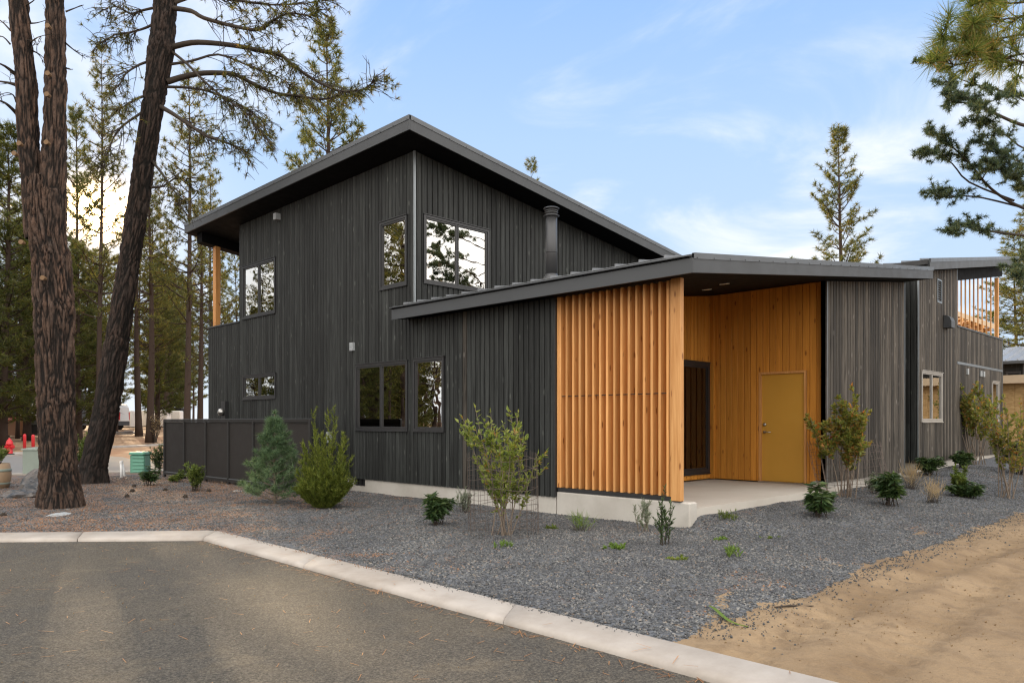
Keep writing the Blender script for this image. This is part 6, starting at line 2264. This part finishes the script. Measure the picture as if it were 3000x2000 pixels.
m.hexa([(-.25, -.28, .722), (.43, -.28, .722), (.43, .28, .722), (-.25, .28, .722)], [(-.24, -.27, .76), (.42, -.27, .76), (.42, .27, .79), (-.24, .27, .79)])
m.build('lid', M['greygreen'], t)
t = thing('barrel_planter', 'weathered barrel planter with trailing plants cut off by the left edge', 'planter', (-5.22, 14.42, -.30))
m = MB()
m.lathe([(.24, 0), (.29, .22), (.30, .34), (.27, .58), (.25, .58), (.25, .5)], 28)
m.build('barrel', M['rust'], t, True)
for z, r_ in ((.12, .272), (.40, .297)):
    m = MB()
    m.lathe([(r_, z), (r_ + .006, z + .01), (r_ + .004, z + .05), (r_ - .004, z + .06)], 28)
    m.build('hoop', M['greygreen'], t, True)
pl = shrub('plant', 'green trailing plant growing out of the barrel planter', 'plant', -5.22, 14.42, .45, .36, 16, (.06, .025), 20, 'leaf_mid', seed=34, t0=.2, dz=.52)

# white van
t = thing('van', 'white high-roofed delivery van parked beyond the pines, seen from its side', 'van', (20.3, 79.5, 0), 0)
# van's own axes: +x = forward; it points to the left of the picture
t.location = far3(280, 77)
t.rotation_euler = (0, 0, R(-45.13) + math.pi)
prof = [(-2.9, .55), (-2.95, .9), (-2.88, 2.2), (-2.7, 2.52), (-2.4, 2.60), (1.3, 2.60), (1.75, 2.45), (2.35, 1.55), (2.95, 1.25), (3.05, .95), (3.05, .5), (2.9, .42), (-2.8, .42)]
m = MB()
inset = [(x * .985, z - (.05 if z > 2.3 else 0)) for x, z in prof]
m.loft([[(x, -.95, z) for x, z in inset], [(x, -1.0, z) for x, z in [(a, b - (.02 if b > 2.3 else 0)) for a, b in prof]], [(x, 1.0, z) for x, z in [(a, b - (.02 if b > 2.3 else 0)) for a, b in prof]], [(x, .95, z) for x, z in inset]])
vb = m.build('body', M['white_paint'], t)
m = MB()
m.box(-2.94, 3.0, -1.02, 1.02, .40, .85)
m.build('lower_cladding', M['fascia'], vb)
for sy in (-1, 1):
    for (x0, x1, z0, z1) in ((-2.45, -1.55, 1.45, 2.15), (-1.35, -.1, 1.45, 2.15)):
        m = MB()
        m.box(x0, x1, sy * 1.004 - .004, sy * 1.004 + .004, z0, z1)
        m.build('side_window', M['glass'], vb)
    m = MB()
    y0, y1 = sorted((sy * .999, sy * 1.008))
    m.hexa([(1.0, y0, 1.45), (2.05, y0, 1.45), (2.05, y1, 1.45), (1.0, y1, 1.45)], [(1.0, y0, 2.15), (1.65, y0, 2.15), (1.65, y1, 2.15), (1.0, y1, 2.15)])
    m.build('side_window', M['glass_dark'], vb)
    m = MB()
    m.box(-2.965, -2.87, sy * .95 - .06, sy * .95 + .06, .95, 1.75)
    m.build('tail_light', M['red_paint'], vb)
    for wx in (-1.85, 1.95):
        m = MB()
        m.tube([(wx, sy * .80, .37), (wx, sy * 1.025, .37)], .37, 28)
        w_ = m.build('wheel', M['rubber'], t)
        m = MB()
        m.tube([(wx, sy * 1.02, .37), (wx, sy * 1.04, .37)], .235, 20)
        m.build('rim', M['grey_plastic'], w_)
        m = MB()
        m.tube([(wx, sy * 1.00, .37), (wx, sy * 1.022, .37)], .47, 28)
        m.build('wheel_arch', M['fascia'], vb)
m = MB()
m.hexa([(1.80, -.85, 2.30), (2.36, -.85, 1.56), (2.36, .85, 1.56), (1.80, .85, 2.30)], [(1.82, -.85, 2.33), (2.38, -.85, 1.59), (2.38, .85, 1.59), (1.82, .85, 2.33)])
m.build('windscreen', M['glass_dark'], vb)


def far_pt(px, dist):
    """a spot on the land in the far lot: bearing px metres right per 100 m ahead"""
    rgt = Vector((.7055, -.7087, 0))
    p = Vector((-9.1, -5.62, 0)) + FWD * dist + rgt * (px * dist / 100)
    return p.x, p.y


pallet_labels = ['white wrapped pallet just right of the van', 'wrapped pallet between the van and the slender pine', 'white wrapped stack between the two bare pines, left half', 'white wrapped stack between the two bare pines, right half', 'wrapped stack right of the string-tied pine', 'wrapped stack farthest right beside the fence top']
for i, (px, dd, w, h) in enumerate([(-50.6, 80, 1.2, 1.7), (-49.6, 82, .9, 1.6), (-48.4, 84, 1.5, 1.7), (-47.1, 84, 1.4, 1.6), (-45.9, 80, 1.3, 1.7), (-44.4, 82, 1.6, 1.6)]):
    x, y = far_pt(px, dd)
    t = thing('wrapped_pallet', pallet_labels[i], 'pallet', (x, y, ground_z(x, y)), -.79 + .1 * math.sin(i * 3))
    m = MB()
    m.bevbox(-w / 2, w / 2, -.5, .5, .14, .14 + h, .08)
    m.build('wrapped_load', M['pallet_wrap'], t)
    for q in (-.4, 0, .4):
        m = MB()
        m.box(q * w - .06, q * w + .06, -.48, .48, 0, .13)
        m.build('runner', M['twig_pale'], t)
x, y = far_pt(-44.1, 88)
t = thing('dumpster', 'dark open dumpster with a white notice, seen over the fence', 'dumpster', (x, y, ground_z(x, y)), -.79)
m = MB()
m.hexa([(-.75, -.7, .2), (.75, -.7, .2), (.75, .7, .2), (-.75, .7, .2)], [(-.88, -.8, 2.0), (.88, -.8, 2.0), (.88, .8, 2.0), (-.88, .8, 2.0)])
m.build('bin', M['rubber'], t)
m = MB()
m.box(-.92, .92, -.84, .84, 2.0, 2.1)
m.build('rim', M['black_metal'], t)
m = MB()
m.box(-.35, .02, -.832, -.81, 1.55, 1.85)
m.build('notice', M['white_paint'], t)
x, y = far_pt(-50.6, 58)
t = thing('lumber_pile', 'low pile of pale boards and metal sheets on the dirt in front of the van', 'lumber pile', (x, y, ground_z(x, y)), -.72)
r = random.Random(9)
for i in range(9):
    m = MB()
    L, w, z = r.uniform(1.2, 2.4), r.uniform(.12, .3), .03 + .055 * (i // 2)
    m.box(-L / 2, L / 2, -w / 2, w / 2, z, z + .05)
    o = m.build('board', M['clear_roof'] if i % 3 else M['tan_fascia'], t)
    o.location = (r.uniform(-.7, .7), r.uniform(-.4, .4), 0)
    o.rotation_euler = (0, 0, r.uniform(-.25, .25))
